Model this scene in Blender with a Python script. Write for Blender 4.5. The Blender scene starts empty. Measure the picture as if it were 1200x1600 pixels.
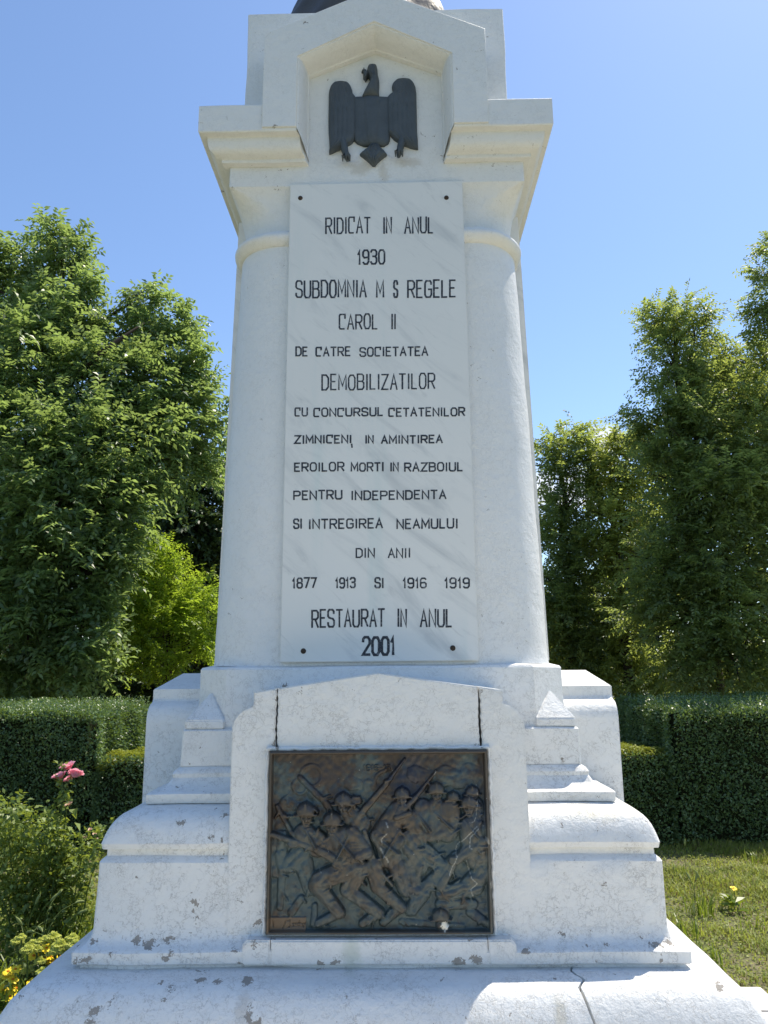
import bpy, bmesh, math, random
import numpy as np
from mathutils import Vector, Matrix

R = math.radians
random.seed(7)
rng = np.random.default_rng(7)
scene = bpy.context.scene
COL = scene.collection

# ------------------------------------------------------------------ camera
GZ = 0.75                      # height of the monument's own zero level above the lawn
MC = Vector((0.0, 5.6, 0.0))   # plan centre of the monument
CAM_X, CAM_Z = 0.122, 1.60 + GZ
PITCH, YAW, ROLL = 11.5, 1.1, -0.5
FPX = 1202.0
cam = bpy.data.cameras.new('camera')
camo = bpy.data.objects.new('camera', cam)
COL.objects.link(camo)
cam.sensor_fit = 'VERTICAL'
cam.sensor_height = 24.0
cam.lens = 24.0 * FPX / 1600.0
cam.clip_end = 2000
M = Matrix.Rotation(R(YAW), 4, 'Z') @ Matrix.Rotation(R(90 + PITCH), 4, 'X') @ Matrix.Rotation(R(ROLL), 4, 'Z')
M.translation = Vector((CAM_X, 0, CAM_Z))
camo.matrix_world = M
scene.camera = camo
CAMP = M.translation.copy()


def ray(px, py):
    d = Vector(((px - 600) / FPX, (800 - py) / FPX, -1.0))
    return (M.to_3x3() @ d)


def at(px, py, y):
    """world point seen at photo pixel px,py at world depth y"""
    d = ray(px, py)
    return CAMP + d * ((y - CAMP.y) / d.y)


def scl(px, py, y):
    """metres per photo pixel there"""
    d = ray(px, py)
    return ((y - CAMP.y) / d.y) / FPX


# ------------------------------------------------------------------ light
SUN_AZ, SUN_EL = 49.5, 62.0
w = bpy.data.worlds.new('World')
scene.world = w
w.use_nodes = True
nt = w.node_tree
nt.nodes.clear()
sky = nt.nodes.new('ShaderNodeTexSky')
sky.sky_type = 'NISHITA'
sky.sun_disc = False
sky.sun_elevation = R(SUN_EL)
sky.sun_rotation = R(SUN_AZ)
sky.air_density = 1.0
sky.dust_density = 0.45
sky.ozone_density = 4.5
bg = nt.nodes.new('ShaderNodeBackground')
bg.inputs[1].default_value = 0.145
wo = nt.nodes.new('ShaderNodeOutputWorld')
# a small white cloud low in the sky behind the trees
tcw = nt.nodes.new('ShaderNodeTexCoord')
nzw = nt.nodes.new('ShaderNodeTexNoise')
nzw.inputs['Scale'].default_value = 26
nzw.inputs['Detail'].default_value = 7
nt.links.new(tcw.outputs['Generated'], nzw.inputs['Vector'])
cm_ = None
for px_, py_, rr_ in ((838, 762, .055), (800, 800, .075), (945, 700, .05), (905, 760, .06)):
    dn_ = nt.nodes.new('ShaderNodeVectorMath'); dn_.operation = 'DISTANCE'
    nt.links.new(tcw.outputs['Generated'], dn_.inputs[0])
    dn_.inputs[1].default_value = tuple(ray(px_, py_).normalized())
    mr_ = nt.nodes.new('ShaderNodeMapRange')
    nt.links.new(dn_.outputs['Value'], mr_.inputs[0])
    mr_.inputs[1].default_value = 0; mr_.inputs[2].default_value = rr_
    mr_.inputs[3].default_value = 1; mr_.inputs[4].default_value = 0
    if cm_ is None: cm_ = mr_.outputs[0]
    else:
        mx_ = nt.nodes.new('ShaderNodeMath'); mx_.operation = 'MAXIMUM'
        nt.links.new(cm_, mx_.inputs[0]); nt.links.new(mr_.outputs[0], mx_.inputs[1]); cm_ = mx_.outputs[0]
ad_ = nt.nodes.new('ShaderNodeMath'); ad_.operation = 'MULTIPLY_ADD'
nt.links.new(nzw.outputs[0], ad_.inputs[0]); ad_.inputs[1].default_value = 1.5; ad_.inputs[2].default_value = -.75
a2_ = nt.nodes.new('ShaderNodeMath'); a2_.operation = 'ADD'
nt.links.new(cm_, a2_.inputs[0]); nt.links.new(ad_.outputs[0], a2_.inputs[1])
m2_ = nt.nodes.new('ShaderNodeMapRange'); m2_.interpolation_type = 'SMOOTHSTEP'
nt.links.new(a2_.outputs[0], m2_.inputs[0])
m2_.inputs[1].default_value = .40; m2_.inputs[2].default_value = .75; m2_.inputs[3].default_value = 0; m2_.inputs[4].default_value = .85
mc_ = nt.nodes.new('ShaderNodeMix'); mc_.data_type = 'RGBA'
nt.links.new(m2_.outputs[0], mc_.inputs[0]); nt.links.new(sky.outputs[0], mc_.inputs[6]); mc_.inputs[7].default_value = (5.2, 5.4, 5.8, 1)
nt.links.new(mc_.outputs[2], bg.inputs[0])
nt.links.new(bg.outputs[0], wo.inputs[0])
sl = bpy.data.lights.new('sun', 'SUN')
sl.energy = 4.4
sl.angle = R(0.5)
sl.color = (1.0, 0.92, 0.78)
so = bpy.data.objects.new('sun', sl)
COL.objects.link(so)
sd = Vector((math.sin(R(SUN_AZ)) * math.cos(R(SUN_EL)), math.cos(R(SUN_AZ)) * math.cos(R(SUN_EL)), math.sin(R(SUN_EL))))
so.rotation_euler = (-sd).to_track_quat('-Z', 'Y').to_euler()
so.location = (6, 8, 30)
vs = scene.view_settings
vs.view_transform = 'Standard'
vs.look = 'None'
vs.exposure = 0.55
vs.gamma = 1
scene.cycles.max_bounces = 8
scene.cycles.transparent_max_bounces = 8


# ------------------------------------------------------------------ helpers
def tag(o, label=None, cat=None, group=None, kind=None):
    if label: o['label'] = label
    if cat: o['category'] = cat
    if group: o['group'] = group
    if kind: o['kind'] = kind
    return o


def empty(name, loc, label, cat, group=None):
    o = bpy.data.objects.new(name, None)
    o.empty_display_size = 0.2
    COL.objects.link(o)
    o.location = loc
    return tag(o, label, cat, group)


def link(name, me, mat=None, parent=None):
    o = bpy.data.objects.new(name, me)
    COL.objects.link(o)
    if mat: me.materials.append(mat)
    if parent: o.parent = parent
    return o


def mesh(name, verts, faces, mat=None, parent=None, angle=None):
    me = bpy.data.meshes.new(name)
    me.from_pydata([tuple(v) for v in verts], [], faces)
    me.validate()
    if angle is not None:
        me.polygons.foreach_set('use_smooth', np.ones(len(me.polygons), dtype=bool))
        me.set_sharp_from_angle(angle=R(angle))
    return link(name, me, mat, parent)


def quads(name, V, mats, parent=None, nper=4, extra=None, midx=None):
    """V: (N, nper, 3) separate faces, built fast"""
    V = np.asarray(V, dtype=np.float32)
    n = V.shape[0]
    me = bpy.data.meshes.new(name)
    me.vertices.add(n * nper)
    me.vertices.foreach_set('co', V.reshape(-1))
    me.loops.add(n * nper)
    me.loops.foreach_set('vertex_index', np.arange(n * nper, dtype=np.int32))
    me.polygons.add(n)
    me.polygons.foreach_set('loop_start', np.arange(0, n * nper, nper, dtype=np.int32))
    if midx is not None:
        me.polygons.foreach_set('material_index', np.asarray(midx, dtype=np.int32))
    me.update(calc_edges=True)
    o = bpy.data.objects.new(name, me)
    COL.objects.link(o)
    for m_ in (mats if isinstance(mats, (list, tuple)) else [mats]):
        me.materials.append(m_)
    if parent: o.parent = parent
    return o


def unit(a):
    return a / np.maximum(np.linalg.norm(a, axis=-1, keepdims=True), 1e-9)


def leaf_quads(P, D, N, L, W, droop=0.15):
    """rhombic leaves: base P, long axis D, rough normal N"""
    D = unit(D)
    S = unit(np.cross(D, N))
    Nn = np.cross(S, D)
    L = np.asarray(L).reshape(-1, 1)
    W = np.asarray(W).reshape(-1, 1)
    tip = P + D * L - Nn * L * droop
    mid = P + D * L * 0.45
    return np.stack([P, mid + S * W * 0.5 + Nn * L * 0.05, tip, mid - S * W * 0.5 + Nn * L * 0.05], axis=1)


def tube(verts, faces, pts, radii, n=6):
    base = len(verts)
    pts = [Vector(p) for p in pts]
    for i, p in enumerate(pts):
        if i == 0: t = pts[1] - p
        elif i == len(pts) - 1: t = p - pts[i - 1]
        else: t = pts[i + 1] - pts[i - 1]
        t.normalize()
        a = Vector((0, 0, 1)) if abs(t.z) < 0.9 else Vector((1, 0, 0))
        u = t.cross(a).normalized()
        v = t.cross(u)
        for k in range(n):
            c = 2 * math.pi * k / n
            verts.append(p + (u * math.cos(c) + v * math.sin(c)) * radii[i])
    for i in range(len(pts) - 1):
        for k in range(n):
            a = base + i * n + k
            b = base + i * n + (k + 1) % n
            faces.append((a, b, b + n, a + n))
    faces.append(tuple(base + (len(pts) - 1) * n + k for k in range(n)))
    faces.append(tuple(base + n - 1 - k for k in range(n)))


def wobble(x, y, z, amp, f=3.0):
    return amp * (math.sin(x * f * 1.7 + z * f * 2.3 + 1.3) + math.sin(y * f * 2.1 - z * f * 1.1 + 0.4) + 0.6 * math.sin((x + y) * f * 4.7 + z * 5.1 * f))


# ------------------------------------------------------------------ materials
def newmat(name):
    m = bpy.data.materials.new(name)
    m.use_nodes = True
    return m, m.node_tree.nodes, m.node_tree.links


class NT:
    def __init__(s, m):
        s.n = m.node_tree.nodes
        s.l = m.node_tree.links

    def add(s, t, **kw):
        nd = s.n.new(t)
        for k, v in kw.items():
            setattr(nd, k, v)
        return nd

    def put(s, nd, i, v):
        if isinstance(v, bpy.types.NodeSocket): s.l.new(v, nd.inputs[i])
        elif v is not None: nd.inputs[i].default_value = v

    def math(s, op, a, b=None, c=None, clamp=False):
        nd = s.add('ShaderNodeMath', operation=op, use_clamp=clamp)
        s.put(nd, 0, a); s.put(nd, 1, b)
        if c is not None: s.put(nd, 2, c)
        return nd.outputs[0]

    def noise(s, vec, scale, detail=4, rough=0.55, dist=0.0):
        nd = s.add('ShaderNodeTexNoise')
        s.put(nd, 'Vector', vec)
        nd.inputs['Scale'].default_value = scale
        nd.inputs['Detail'].default_value = detail
        nd.inputs['Roughness'].default_value = rough
        nd.inputs['Distortion'].default_value = dist
        return nd

    def ramp(s, v, a, b, ca=0.0, cb=1.0):
        nd = s.add('ShaderNodeMapRange', interpolation_type='SMOOTHSTEP')
        s.put(nd, 0, v); s.put(nd, 1, a); s.put(nd, 2, b); s.put(nd, 3, ca); s.put(nd, 4, cb)
        return nd.outputs[0]

    def mix(s, f, a, b, mode='MIX'):
        nd = s.add('ShaderNodeMix', data_type='RGBA', blend_type=mode)
        s.put(nd, 0, f)
        s.put(nd, 6, a if isinstance(a, bpy.types.NodeSocket) else (*a, 1))
        s.put(nd, 7, b if isinstance(b, bpy.types.NodeSocket) else (*b, 1))
        return nd.outputs[2]

    def vm(s, op, a, b=None):
        nd = s.add('ShaderNodeVectorMath', operation=op)
        s.put(nd, 0, a)
        if b is not None: s.put(nd, 1, b)
        return nd


def leaf_mat(name, c1, c2, trans=0.35, rough=0.42, spec=0.45, tcol=None, patch=0.9):
    m, n, l = newmat(name)
    t = NT(m)
    b = n['Principled BSDF']
    tc = t.add('ShaderNodeTexCoord')
    geo = t.add('ShaderNodeNewGeometry')
    nz = t.noise(tc.outputs['Object'], patch, 3)
    f = t.math('ADD', t.math('MULTIPLY', nz.outputs[0], 0.9), t.math('MULTIPLY_ADD', geo.outputs['Random Per Island'], 0.5, -0.2), clamp=True)
    col = t.mix(t.ramp(f, 0.2, 0.85), c1, c2)
    l.new(col, b.inputs['Base Color'])
    b.inputs['Roughness'].default_value = rough
    b.inputs['Specular IOR Level'].default_value = spec
    tr = t.add('ShaderNodeBsdfTranslucent')
    tcol = tcol or (2.2 * c2[0] + 0.02, 1.9 * c2[1] + 0.03, 0.6 * c2[2])
    l.new(t.mix(t.ramp(f, 0.1, 0.9), tuple(0.6 * x for x in tcol), tcol), tr.inputs[0])
    ms = t.add('ShaderNodeMixShader')
    ms.inputs[0].default_value = trans
    l.new(b.outputs[0], ms.inputs[1])
    l.new(tr.outputs[0], ms.inputs[2])
    l.new(ms.outputs[0], n['Material Output'].inputs[0])
    return m


def plain(name, col, rough=0.6, spec=0.4, metal=0.0, var=0.25, scale=20, bump=0.0, bscale=60):
    m, n, l = newmat(name)
    t = NT(m)
    b = n['Principled BSDF']
    tc = t.add('ShaderNodeTexCoord')
    nz = t.noise(tc.outputs['Object'], scale, 5)
    l.new(t.mix(nz.outputs[0], tuple(c * (1 - var) for c in col), tuple(min(1, c * (1 + var)) for c in col)), b.inputs['Base Color'])
    b.inputs['Roughness'].default_value = rough
    b.inputs['Specular IOR Level'].default_value = spec
    b.inputs['Metallic'].default_value = metal
    if bump:
        bp = t.add('ShaderNodeBump')
        bp.inputs['Strength'].default_value = bump
        bp.inputs['Distance'].default_value = 0.01
        l.new(t.noise(tc.outputs['Object'], bscale, 5).outputs[0], bp.inputs['Height'])
        l.new(bp.outputs[0], b.inputs['Normal'])
    return m


STAINS = [((-.10, -.99, 4.90 + GZ), (.10, .2, .07), (.50, .44, .34)), ((.05, -.99, 4.86 + GZ), (.05, .2, .10), (.52, .46, .36)), ((.22, -.99, 4.93 + GZ), (.12, .2, .05), (.50, .44, .34)), ((-.13, -1.51, .24 + GZ), (.06, .2, .12), (.42, .47, .38)), ((-.62, -1.72, .08 + GZ), (.05, .3, .10), (.50, .46, .40)), ((.82, -1.72, .06 + GZ), (.04, .3, .10), (.52, .48, .36)), ((1.16, -.2, .86 + GZ), (.35, 3, .05), (.70, .62, .42))]


def paint_mat(name, chips):
    """old white oil paint on plaster: hairline craquelure, peeled patches, brush relief"""
    m, n, l = newmat(name)
    t = NT(m)
    b = n['Principled BSDF']
    tc = t.add('ShaderNodeTexCoord')
    P = tc.outputs['Object']
    sep = t.add('ShaderNodeSeparateXYZ')
    l.new(P, sep.inputs[0])
    z = sep.outputs[2]
    # distorted position for ragged shapes
    n1 = t.noise(P, 9, 3, 0.6)
    n2 = t.noise(P, 42, 3, 0.65)
    d1 = t.vm('SUBTRACT', n1.outputs['Color'], (0.5, 0.5, 0.5))
    d2 = t.vm('SUBTRACT', n2.outputs['Color'], (0.5, 0.5, 0.5))
    s1 = t.vm('SCALE', d1.outputs[0]); s1.inputs['Scale'].default_value = 0.10
    s2 = t.vm('SCALE', d2.outputs[0]); s2.inputs['Scale'].default_value = 0.065
    Pd = t.vm('ADD', t.vm('ADD', P, s1.outputs[0]).outputs[0], s2.outputs[0]).outputs[0]
    n3 = t.noise(P, 120, 2, 0.6)
    s3 = t.vm('SCALE', t.vm('SUBTRACT', n3.outputs['Color'], (0.5, 0.5, 0.5)).outputs[0]); s3.inputs['Scale'].default_value = 0.035
    Pc = t.vm('MULTIPLY', t.vm('ADD', Pd, s3.outputs[0]).outputs[0], (1, 1, 1.5)).outputs[0]
    cur = None
    for c, r in chips:
        dd = t.vm('DISTANCE', Pc, (c[0], c[1], c[2] * 1.5)).outputs['Value']
        v = t.math('DIVIDE', dd, r)
        cur = v if cur is None else t.math('MINIMUM', cur, v)
    # random peeling, thickest near the foot
    nz = t.noise(Pd, 5.5, 6, 0.62)
    nb = t.noise(P, 1.3, 2)
    low = t.ramp(z, GZ + 0.16, GZ + 0.36, 0.10, 0.0)
    thr = t.math('SUBTRACT', t.math('MULTIPLY_ADD', nb.outputs[0], -0.12, 0.83), low)
    rnd = t.math('GREATER_THAN', nz.outputs[0], thr)
    chip = rnd
    if cur is not None:
        chip = t.math('MAXIMUM', rnd, t.math('LESS_THAN', cur, 1.0))
    speck = t.noise(Pd, 34, 3, 0.5)
    chip = t.math('MAXIMUM', chip, t.math('GREATER_THAN', speck.outputs[0], t.math('MULTIPLY_ADD', nb.outputs[0], -0.14, 0.805)))
    # craquelure
    vo = t.add('ShaderNodeTexVoronoi', feature='DISTANCE_TO_EDGE')
    l.new(t.vm('ADD', P, t.vm('SCALE', d1.outputs[0]).outputs[0]).outputs[0], vo.inputs['Vector'])
    vo.inputs['Scale'].default_value = 9.5
    vo2 = t.add('ShaderNodeTexVoronoi', feature='DISTANCE_TO_EDGE')
    l.new(Pd, vo2.inputs['Vector'])
    vo2.inputs['Scale'].default_value = 24
    cm = t.ramp(t.noise(P, 2.3, 4, 0.7).outputs[0], 0.32, 0.56)
    cm2 = t.ramp(t.noise(P, 3.4, 4, 0.7, 0.4).outputs[0], 0.44, 0.64)
    low2 = t.ramp(z, GZ + 1.0, GZ + 2.4, 1.0, 0.35)
    cr = t.math('MULTIPLY', t.ramp(vo2.outputs[0], 0.0, 0.06, 0.8, 0.0), cm)
    cr2 = t.math('MULTIPLY', t.ramp(vo.outputs[0], 0.0, 0.030, 1.0, 0.0), cm2)
    brk = t.ramp(t.noise(P, 11, 3, 0.6).outputs[0], 0.34, 0.54)
    crk = t.math('MULTIPLY', t.math('MULTIPLY', t.math('MAXIMUM', cr, cr2), brk), low2)
    # colour
    tint = t.noise(P, 1.1, 5, 0.6)
    base = t.mix(tint.outputs[0], (0.70, 0.70, 0.68), (0.79, 0.78, 0.745))
    st = t.vm('MULTIPLY', P, (7.0, 7.0, 0.5)).outputs[0]
    streak = t.ramp(t.noise(st, 1.0, 5, 0.6).outputs[0], 0.56, 0.80, 0.0, 0.30)
    base = t.mix(streak, base, (0.66, 0.69, 0.67))
    dirt = t.ramp(t.noise(P, 2.2, 6, 0.7).outputs[0], 0.62, 0.80, 0.0, 0.16)
    base = t.mix(dirt, base, (0.55, 0.54, 0.50))
    # rusty wash below the eagle and a green run on the plinth, as on the photograph
    for c_, r_, colr in STAINS:
        sv = t.vm('MULTIPLY', t.vm('SUBTRACT', Pd, tuple(c_)).outputs[0], (1 / r_[0], 1 / r_[1], 1 / r_[2])).outputs[0]
        base = t.mix(t.ramp(t.vm('LENGTH', sv).outputs['Value'], 1.0, 0.2, 0.0, 0.5), base, colr)
    base = t.mix(t.math('MULTIPLY', crk, 0.72), base, (0.36, 0.34, 0.31))
    cc = t.mix(t.noise(P, 25, 4).outputs[0], (0.24, 0.22, 0.195), (0.42, 0.38, 0.33))
    col = t.mix(chip, base, cc)
    l.new(col, b.inputs['Base Color'])
    l.new(t.mix(chip, (0.5, 0.5, 0.5), (0.9, 0.9, 0.9)), b.inputs['Roughness'])
    b.inputs['Specular IOR Level'].default_value = 0.35
    # relief
    h = t.math('MULTIPLY', chip, -1.0)
    h = t.math('SUBTRACT', h, t.math('MULTIPLY', crk, 0.25))
    h = t.math('ADD', h, t.math('MULTIPLY', t.noise(P, 16, 5, 0.6).outputs[0], 0.9))
    flake = t.add('ShaderNodeTexVoronoi', feature='F1')
    l.new(Pd, flake.inputs['Vector'])
    flake.inputs['Scale'].default_value = 21
    h = t.math('ADD', h, t.math('MULTIPLY', flake.outputs['Distance'], 0.55))
    h = t.math('ADD', h, t.math('MULTIPLY', t.noise(P, 85, 4, 0.6).outputs[0], 0.35))
    bp = t.add('ShaderNodeBump')
    bp.inputs['Strength'].default_value = 0.6
    bp.inputs['Distance'].default_value = 0.008
    l.new(h, bp.inputs['Height'])
    l.new(bp.outputs[0], b.inputs['Normal'])
    return m


def marble_mat():
    m, n, l = newmat('marble')
    t = NT(m)
    b = n['Principled BSDF']
    tc = t.add('ShaderNodeTexCoord')
    mp = t.add('ShaderNodeMapping')
    l.new(tc.outputs['Object'], mp.inputs[0])
    mp.inputs['Rotation'].default_value = (0, R(-42), 0)
    mps = t.vm('MULTIPLY', mp.outputs[0], (1.0, 1.0, 5.0)).outputs[0]
    v1 = t.ramp(t.noise(mps, 1.1, 7, 0.62, 0.9).outputs[0], 0.50, 0.74)
    v2 = t.ramp(t.noise(mps, 3.0, 6, 0.65, 1.4).outputs[0], 0.56, 0.78)
    base = t.mix(t.noise(tc.outputs['Object'], 1.2, 4).outputs[0], (0.71, 0.70, 0.655), (0.79, 0.775, 0.73))
    base = t.mix(t.math('MULTIPLY', v1, 0.65), base, (0.48, 0.49, 0.48))
    base = t.mix(t.math('MULTIPLY', v2, 0.5), base, (0.47, 0.47, 0.45))
    sm = t.vm('MULTIPLY', tc.outputs['Object'], (6.0, 6.0, 0.5)).outputs[0]
    g = t.ramp(t.noise(sm, 1.0, 4).outputs[0], 0.52, 0.78, 0, 0.45)
    base = t.mix(g, base, (0.52, 0.63, 0.60))
    l.new(base, b.inputs['Base Color'])
    b.inputs['Roughness'].default_value = 0.42
    b.inputs['Specular IOR Level'].default_value = 0.4
    bp = t.add('ShaderNodeBump')
    bp.inputs['Strength'].default_value = 0.12
    bp.inputs['Distance'].default_value = 0.004
    l.new(t.noise(tc.outputs['Object'], 30, 5).outputs[0], bp.inputs['Height'])
    l.new(bp.outputs[0], b.inputs['Normal'])
    return m


def bronze_mat():
    m, n, l = newmat('bronze')
    t = NT(m)
    b = n['Principled BSDF']
    tc = t.add('ShaderNodeTexCoord')
    P = tc.outputs['Object']
    at_ = t.add('ShaderNodeVertexColor', layer_name='wear')
    sp = t.add('ShaderNodeSeparateColor')
    l.new(at_.outputs[0], sp.inputs[0])
    sz = t.add('ShaderNodeSeparateXYZ'); l.new(P, sz.inputs[0])
    hi = t.ramp(sz.outputs[2], GZ + .75, GZ + 1.15, 0.0, -0.20)
    pat = t.ramp(t.math('ADD', t.noise(P, 5, 7, 0.7).outputs[0], t.math('ADD', t.math('MULTIPLY', sp.outputs[1], 0.10), hi)), 0.40, 0.56, 0, 0.9)
    col = t.mix(t.noise(P, 14, 5).outputs[0], (0.036, 0.028, 0.022), (0.078, 0.056, 0.040))
    col = t.mix(pat, col, (0.070, 0.100, 0.100))
    blue = t.ramp(t.noise(P, 3.3, 5, 0.6).outputs[0], 0.5, 0.72, 0, 0.75)
    col = t.mix(blue, col, (0.024, 0.034, 0.056))
    col = t.mix(t.ramp(sp.outputs[1], 0.45, 0.0, 0, 0.5), col, (0.105, 0.092, 0.070))
    col = t.mix(t.math('MULTIPLY', sp.outputs[2], 0.8), col, (0.15, 0.10, 0.06))
    sc_ = t.vm('MULTIPLY', P, (60, 60, 8)).outputs[0]
    col = t.mix(t.ramp(t.noise(sc_, 1, 5, 0.7).outputs[0], 0.60, 0.75, 0, 0.30), col, (0.14, 0.16, 0.14))
    col = t.mix(sp.outputs[0], col, (0.72, 0.70, 0.62))
    l.new(col, b.inputs['Base Color'])
    l.new(t.math('MULTIPLY_ADD', t.noise(P, 22, 4).outputs[0], 0.35, 0.30), b.inputs['Roughness'])
    b.inputs['Metallic'].default_value = 0.25
    b.inputs['Specular IOR Level'].default_value = 0.5
    bp = t.add('ShaderNodeBump')
    bp.inputs['Strength'].default_value = 0.5
    bp.inputs['Distance'].default_value = 0.004
    l.new(t.noise(P, 55, 6, 0.65).outputs[0], bp.inputs['Height'])
    l.new(bp.outputs[0], b.inputs['Normal'])
    return m


MARBLE = marble_mat()
BRONZE = bronze_mat()
IRON = plain('eagle_iron', (0.072, 0.086, 0.096), 0.62, 0.4, 0.1, 0.3, 12, 0.35, 40)
STATUE_BRONZE = plain('statue_bronze', (0.075, 0.072, 0.068), 0.5, 0.45, 0.3, 0.35, 6, 0.4, 20)
BOLT = plain('bolt_rust', (0.06, 0.042, 0.03), 0.7, 0.3, 0.4)


def ink_mat():
    m, n, l = newmat('letter_paint')
    t = NT(m)
    b = n['Principled BSDF']
    tc = t.add('ShaderNodeTexCoord')
    f = t.ramp(t.noise(tc.outputs['Object'], 55, 4, 0.7).outputs[0], 0.52, 0.66, 0, 0.6)
    l.new(t.mix(f, (0.018, 0.021, 0.030), (0.30, 0.31, 0.32)), b.inputs['Base Color'])
    b.inputs['Roughness'].default_value = 0.6
    return m


INK = ink_mat()
BOUNCE_CONCRETE = plain('bounce_concrete', (0.80, 0.72, 0.58), 0.9, 0.2, 0, 0.10, 4, 0.5, 40)
WHITEWASH = plain('whitewashed_slab', (0.66, 0.62, 0.56), 0.8, 0.3, 0, 0.18, 6, 0.5, 40)
MORTAR = plain('dark_joint', (0.03, 0.028, 0.026), 0.95, 0.1)


# ------------------------------------------------------------------ ground
def ground_mat():
    m, n, l = newmat('lawn_soil')
    t = NT(m)
    b = n['Principled BSDF']
    tc = t.add('ShaderNodeTexCoord')
    P = tc.outputs['Object']
    c = t.mix(t.ramp(t.noise(P, 1.2, 6, 0.65).outputs[0], 0.35, 0.65), (0.13, 0.15, 0.05), (0.24, 0.20, 0.12))
    c = t.mix(t.ramp(t.noise(P, 30, 5, 0.7).outputs[0], 0.45, 0.62, 0, 0.7), c, (0.05, 0.07, 0.018))
    l.new(c, b.inputs['Base Color'])
    b.inputs['Roughness'].default_value = 0.95
    bp = t.add('ShaderNodeBump')
    bp.inputs['Distance'].default_value = 0.03
    l.new(t.noise(P, 25, 6, 0.7).outputs[0], bp.inputs['Height'])
    l.new(bp.outputs[0], b.inputs['Normal'])
    return m


LAWN = ground_mat()
g = mesh('lawn', [(-400, -400, 0), (400, -400, 0), (400, 400, 0), (-400, 400, 0)], [(0, 1, 2, 3)], LAWN)
tag(g, kind='structure')


def slab(name, x0, x1, y0, y1, z0, z1, mat, bev=0.015):
    bm = bmesh.new()
    bmesh.ops.create_cube(bm, size=1)
    for v in bm.verts:
        v.co = Vector(((x0 + x1) / 2 + v.co.x * (x1 - x0), (y0 + y1) / 2 + v.co.y * (y1 - y0), (z0 + z1) / 2 + v.co.z * (z1 - z0)))
    bmesh.ops.bevel(bm, geom=list(bm.edges), offset=bev, segments=2, affect='EDGES', profile=0.6)
    me = bpy.data.meshes.new(name)
    bm.to_mesh(me); bm.free()
    return link(name, me, mat)


tag(slab('bounce_path', -3.2, 6.5, 0.2, 3.76, -0.2, 0.03, BOUNCE_CONCRETE), kind='structure')  # unseen paving, added and kept pale to bounce sun onto the shaded front
p_ = at(1188, 1541, 6.0)
tag(slab('pavement', 1.86, p_.x, 5.62, p_.y, -0.1, p_.z, WHITEWASH), kind='structure')
tag(slab('pavement', 1.86, p_.x + 0.01, 4.2, 5.605, -0.1, p_.z - 0.004, WHITEWASH), kind='structure')


# ------------------------------------------------------------------ monument
mon = empty('monument', MC, 'white painted stone war monument with bronze battle relief and marble inscription slab', 'monument')
PAINT = bpy.data.materials.new('white_paint')      # filled in after the stones stand


def ring(wd, c, z, seg, n):
    """one square ring, half width wd, corner radius/chamfer c"""
    pts = []
    c = max(c, 0.004)
    for q in range(4):
        ang0 = -math.pi / 2 + q * math.pi / 2
        # corner arc centre (front-right first)
        sx, sy = [(1, -1), (1, 1), (-1, 1), (-1, -1)][q]
        cx, cy = sx * (wd - c), sy * (wd - c)
        arc = [(cx + c * math.cos(ang0 + k * math.pi / 2 / seg), cy + c * math.sin(ang0 + k * math.pi / 2 / seg)) for k in range(seg + 1)]
        pts += arc
        nsx, nsy = [(1, 1), (-1, 1), (-1, -1), (1, -1)][q]
        nc = (nsx * (wd - c), nsy * (wd - c))
        ang1 = ang0 + math.pi / 2
        e = (nc[0] + c * math.cos(ang1), nc[1] + c * math.sin(ang1))
        for k in range(1, n):
            f = k / n
            pts.append((arc[-1][0] + (e[0] - arc[-1][0]) * f, arc[-1][1] + (e[1] - arc[-1][1]) * f))
    return [(x, y, z) for x, y in pts]


def course(name, prof, seg=3, n=18, amp=0.0022, mat=PAINT, angle=32, sub=0.07):
    """prof: (half width, corner, z) from bottom to top, long steps subdivided"""
    pr = []
    for i, (a, c, z) in enumerate(prof):
        if i:
            a0, c0, z0 = prof[i - 1]
            k = max(1, int(math.hypot(a - a0, z - z0) / sub))
            for j in range(1, k):
                f = j / k
                pr.append((a0 + (a - a0) * f, c0 + (c - c0) * f, z0 + (z - z0) * f))
        pr.append((a, c, z))
    V, F = [], []
    for a, c, z in pr:
        for x, y, zz in ring(a, c, z + GZ, seg, n):
            k = 1 + wobble(x, y, zz, amp) / max(a, 0.3)
            V.append((x * k, y * k, zz + wobble(y, zz, x, amp * 0.7)))
    m_ = len(V) // len(pr)
    for i in range(len(pr) - 1):
        for k in range(m_):
            a = i * m_ + k
            b = i * m_ + (k + 1) % m_
            F.append((a, b, b + m_, a + m_))
    F.append(tuple(range(m_ - 1, -1, -1)))
    F.append(tuple((len(pr) - 1) * m_ + k for k in range(m_)))
    return mesh(name, V, F, mat, mon, angle)


def arcp(w0, z0, w1, z1, bulge, c0, c1, n=7):
    """profile arc from (w0,z0) to (w1,z1); bulge>0 pushes outwards"""
    out = []
    dx, dz = w1 - w0, z1 - z0
    L = math.hypot(dx, dz)
    nx, nz = dz / L, -dx / L
    for k in range(1, n):
        f = k / n
        h = math.sin(math.pi * f) * bulge
        out.append((w0 + dx * f + nx * h, c0 + (c1 - c0) * f, z0 + dz * f + nz * h))
    return out


b_ = 0.012
# bottom plinth with its big bull-nose
plinth = course('plinth', [(1.83, .02, -.75), (1.83, .02, -.34), (1.822, .03, -.27), (1.807, .03, -.16), (1.784, .03, -.055), (1.754, .03, .035), (1.714, .03, .105), (1.685, .03, .135), (1.652, .02, .155), (1.60, .02, .168), (1.40, .03, .174)], n=30)
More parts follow.
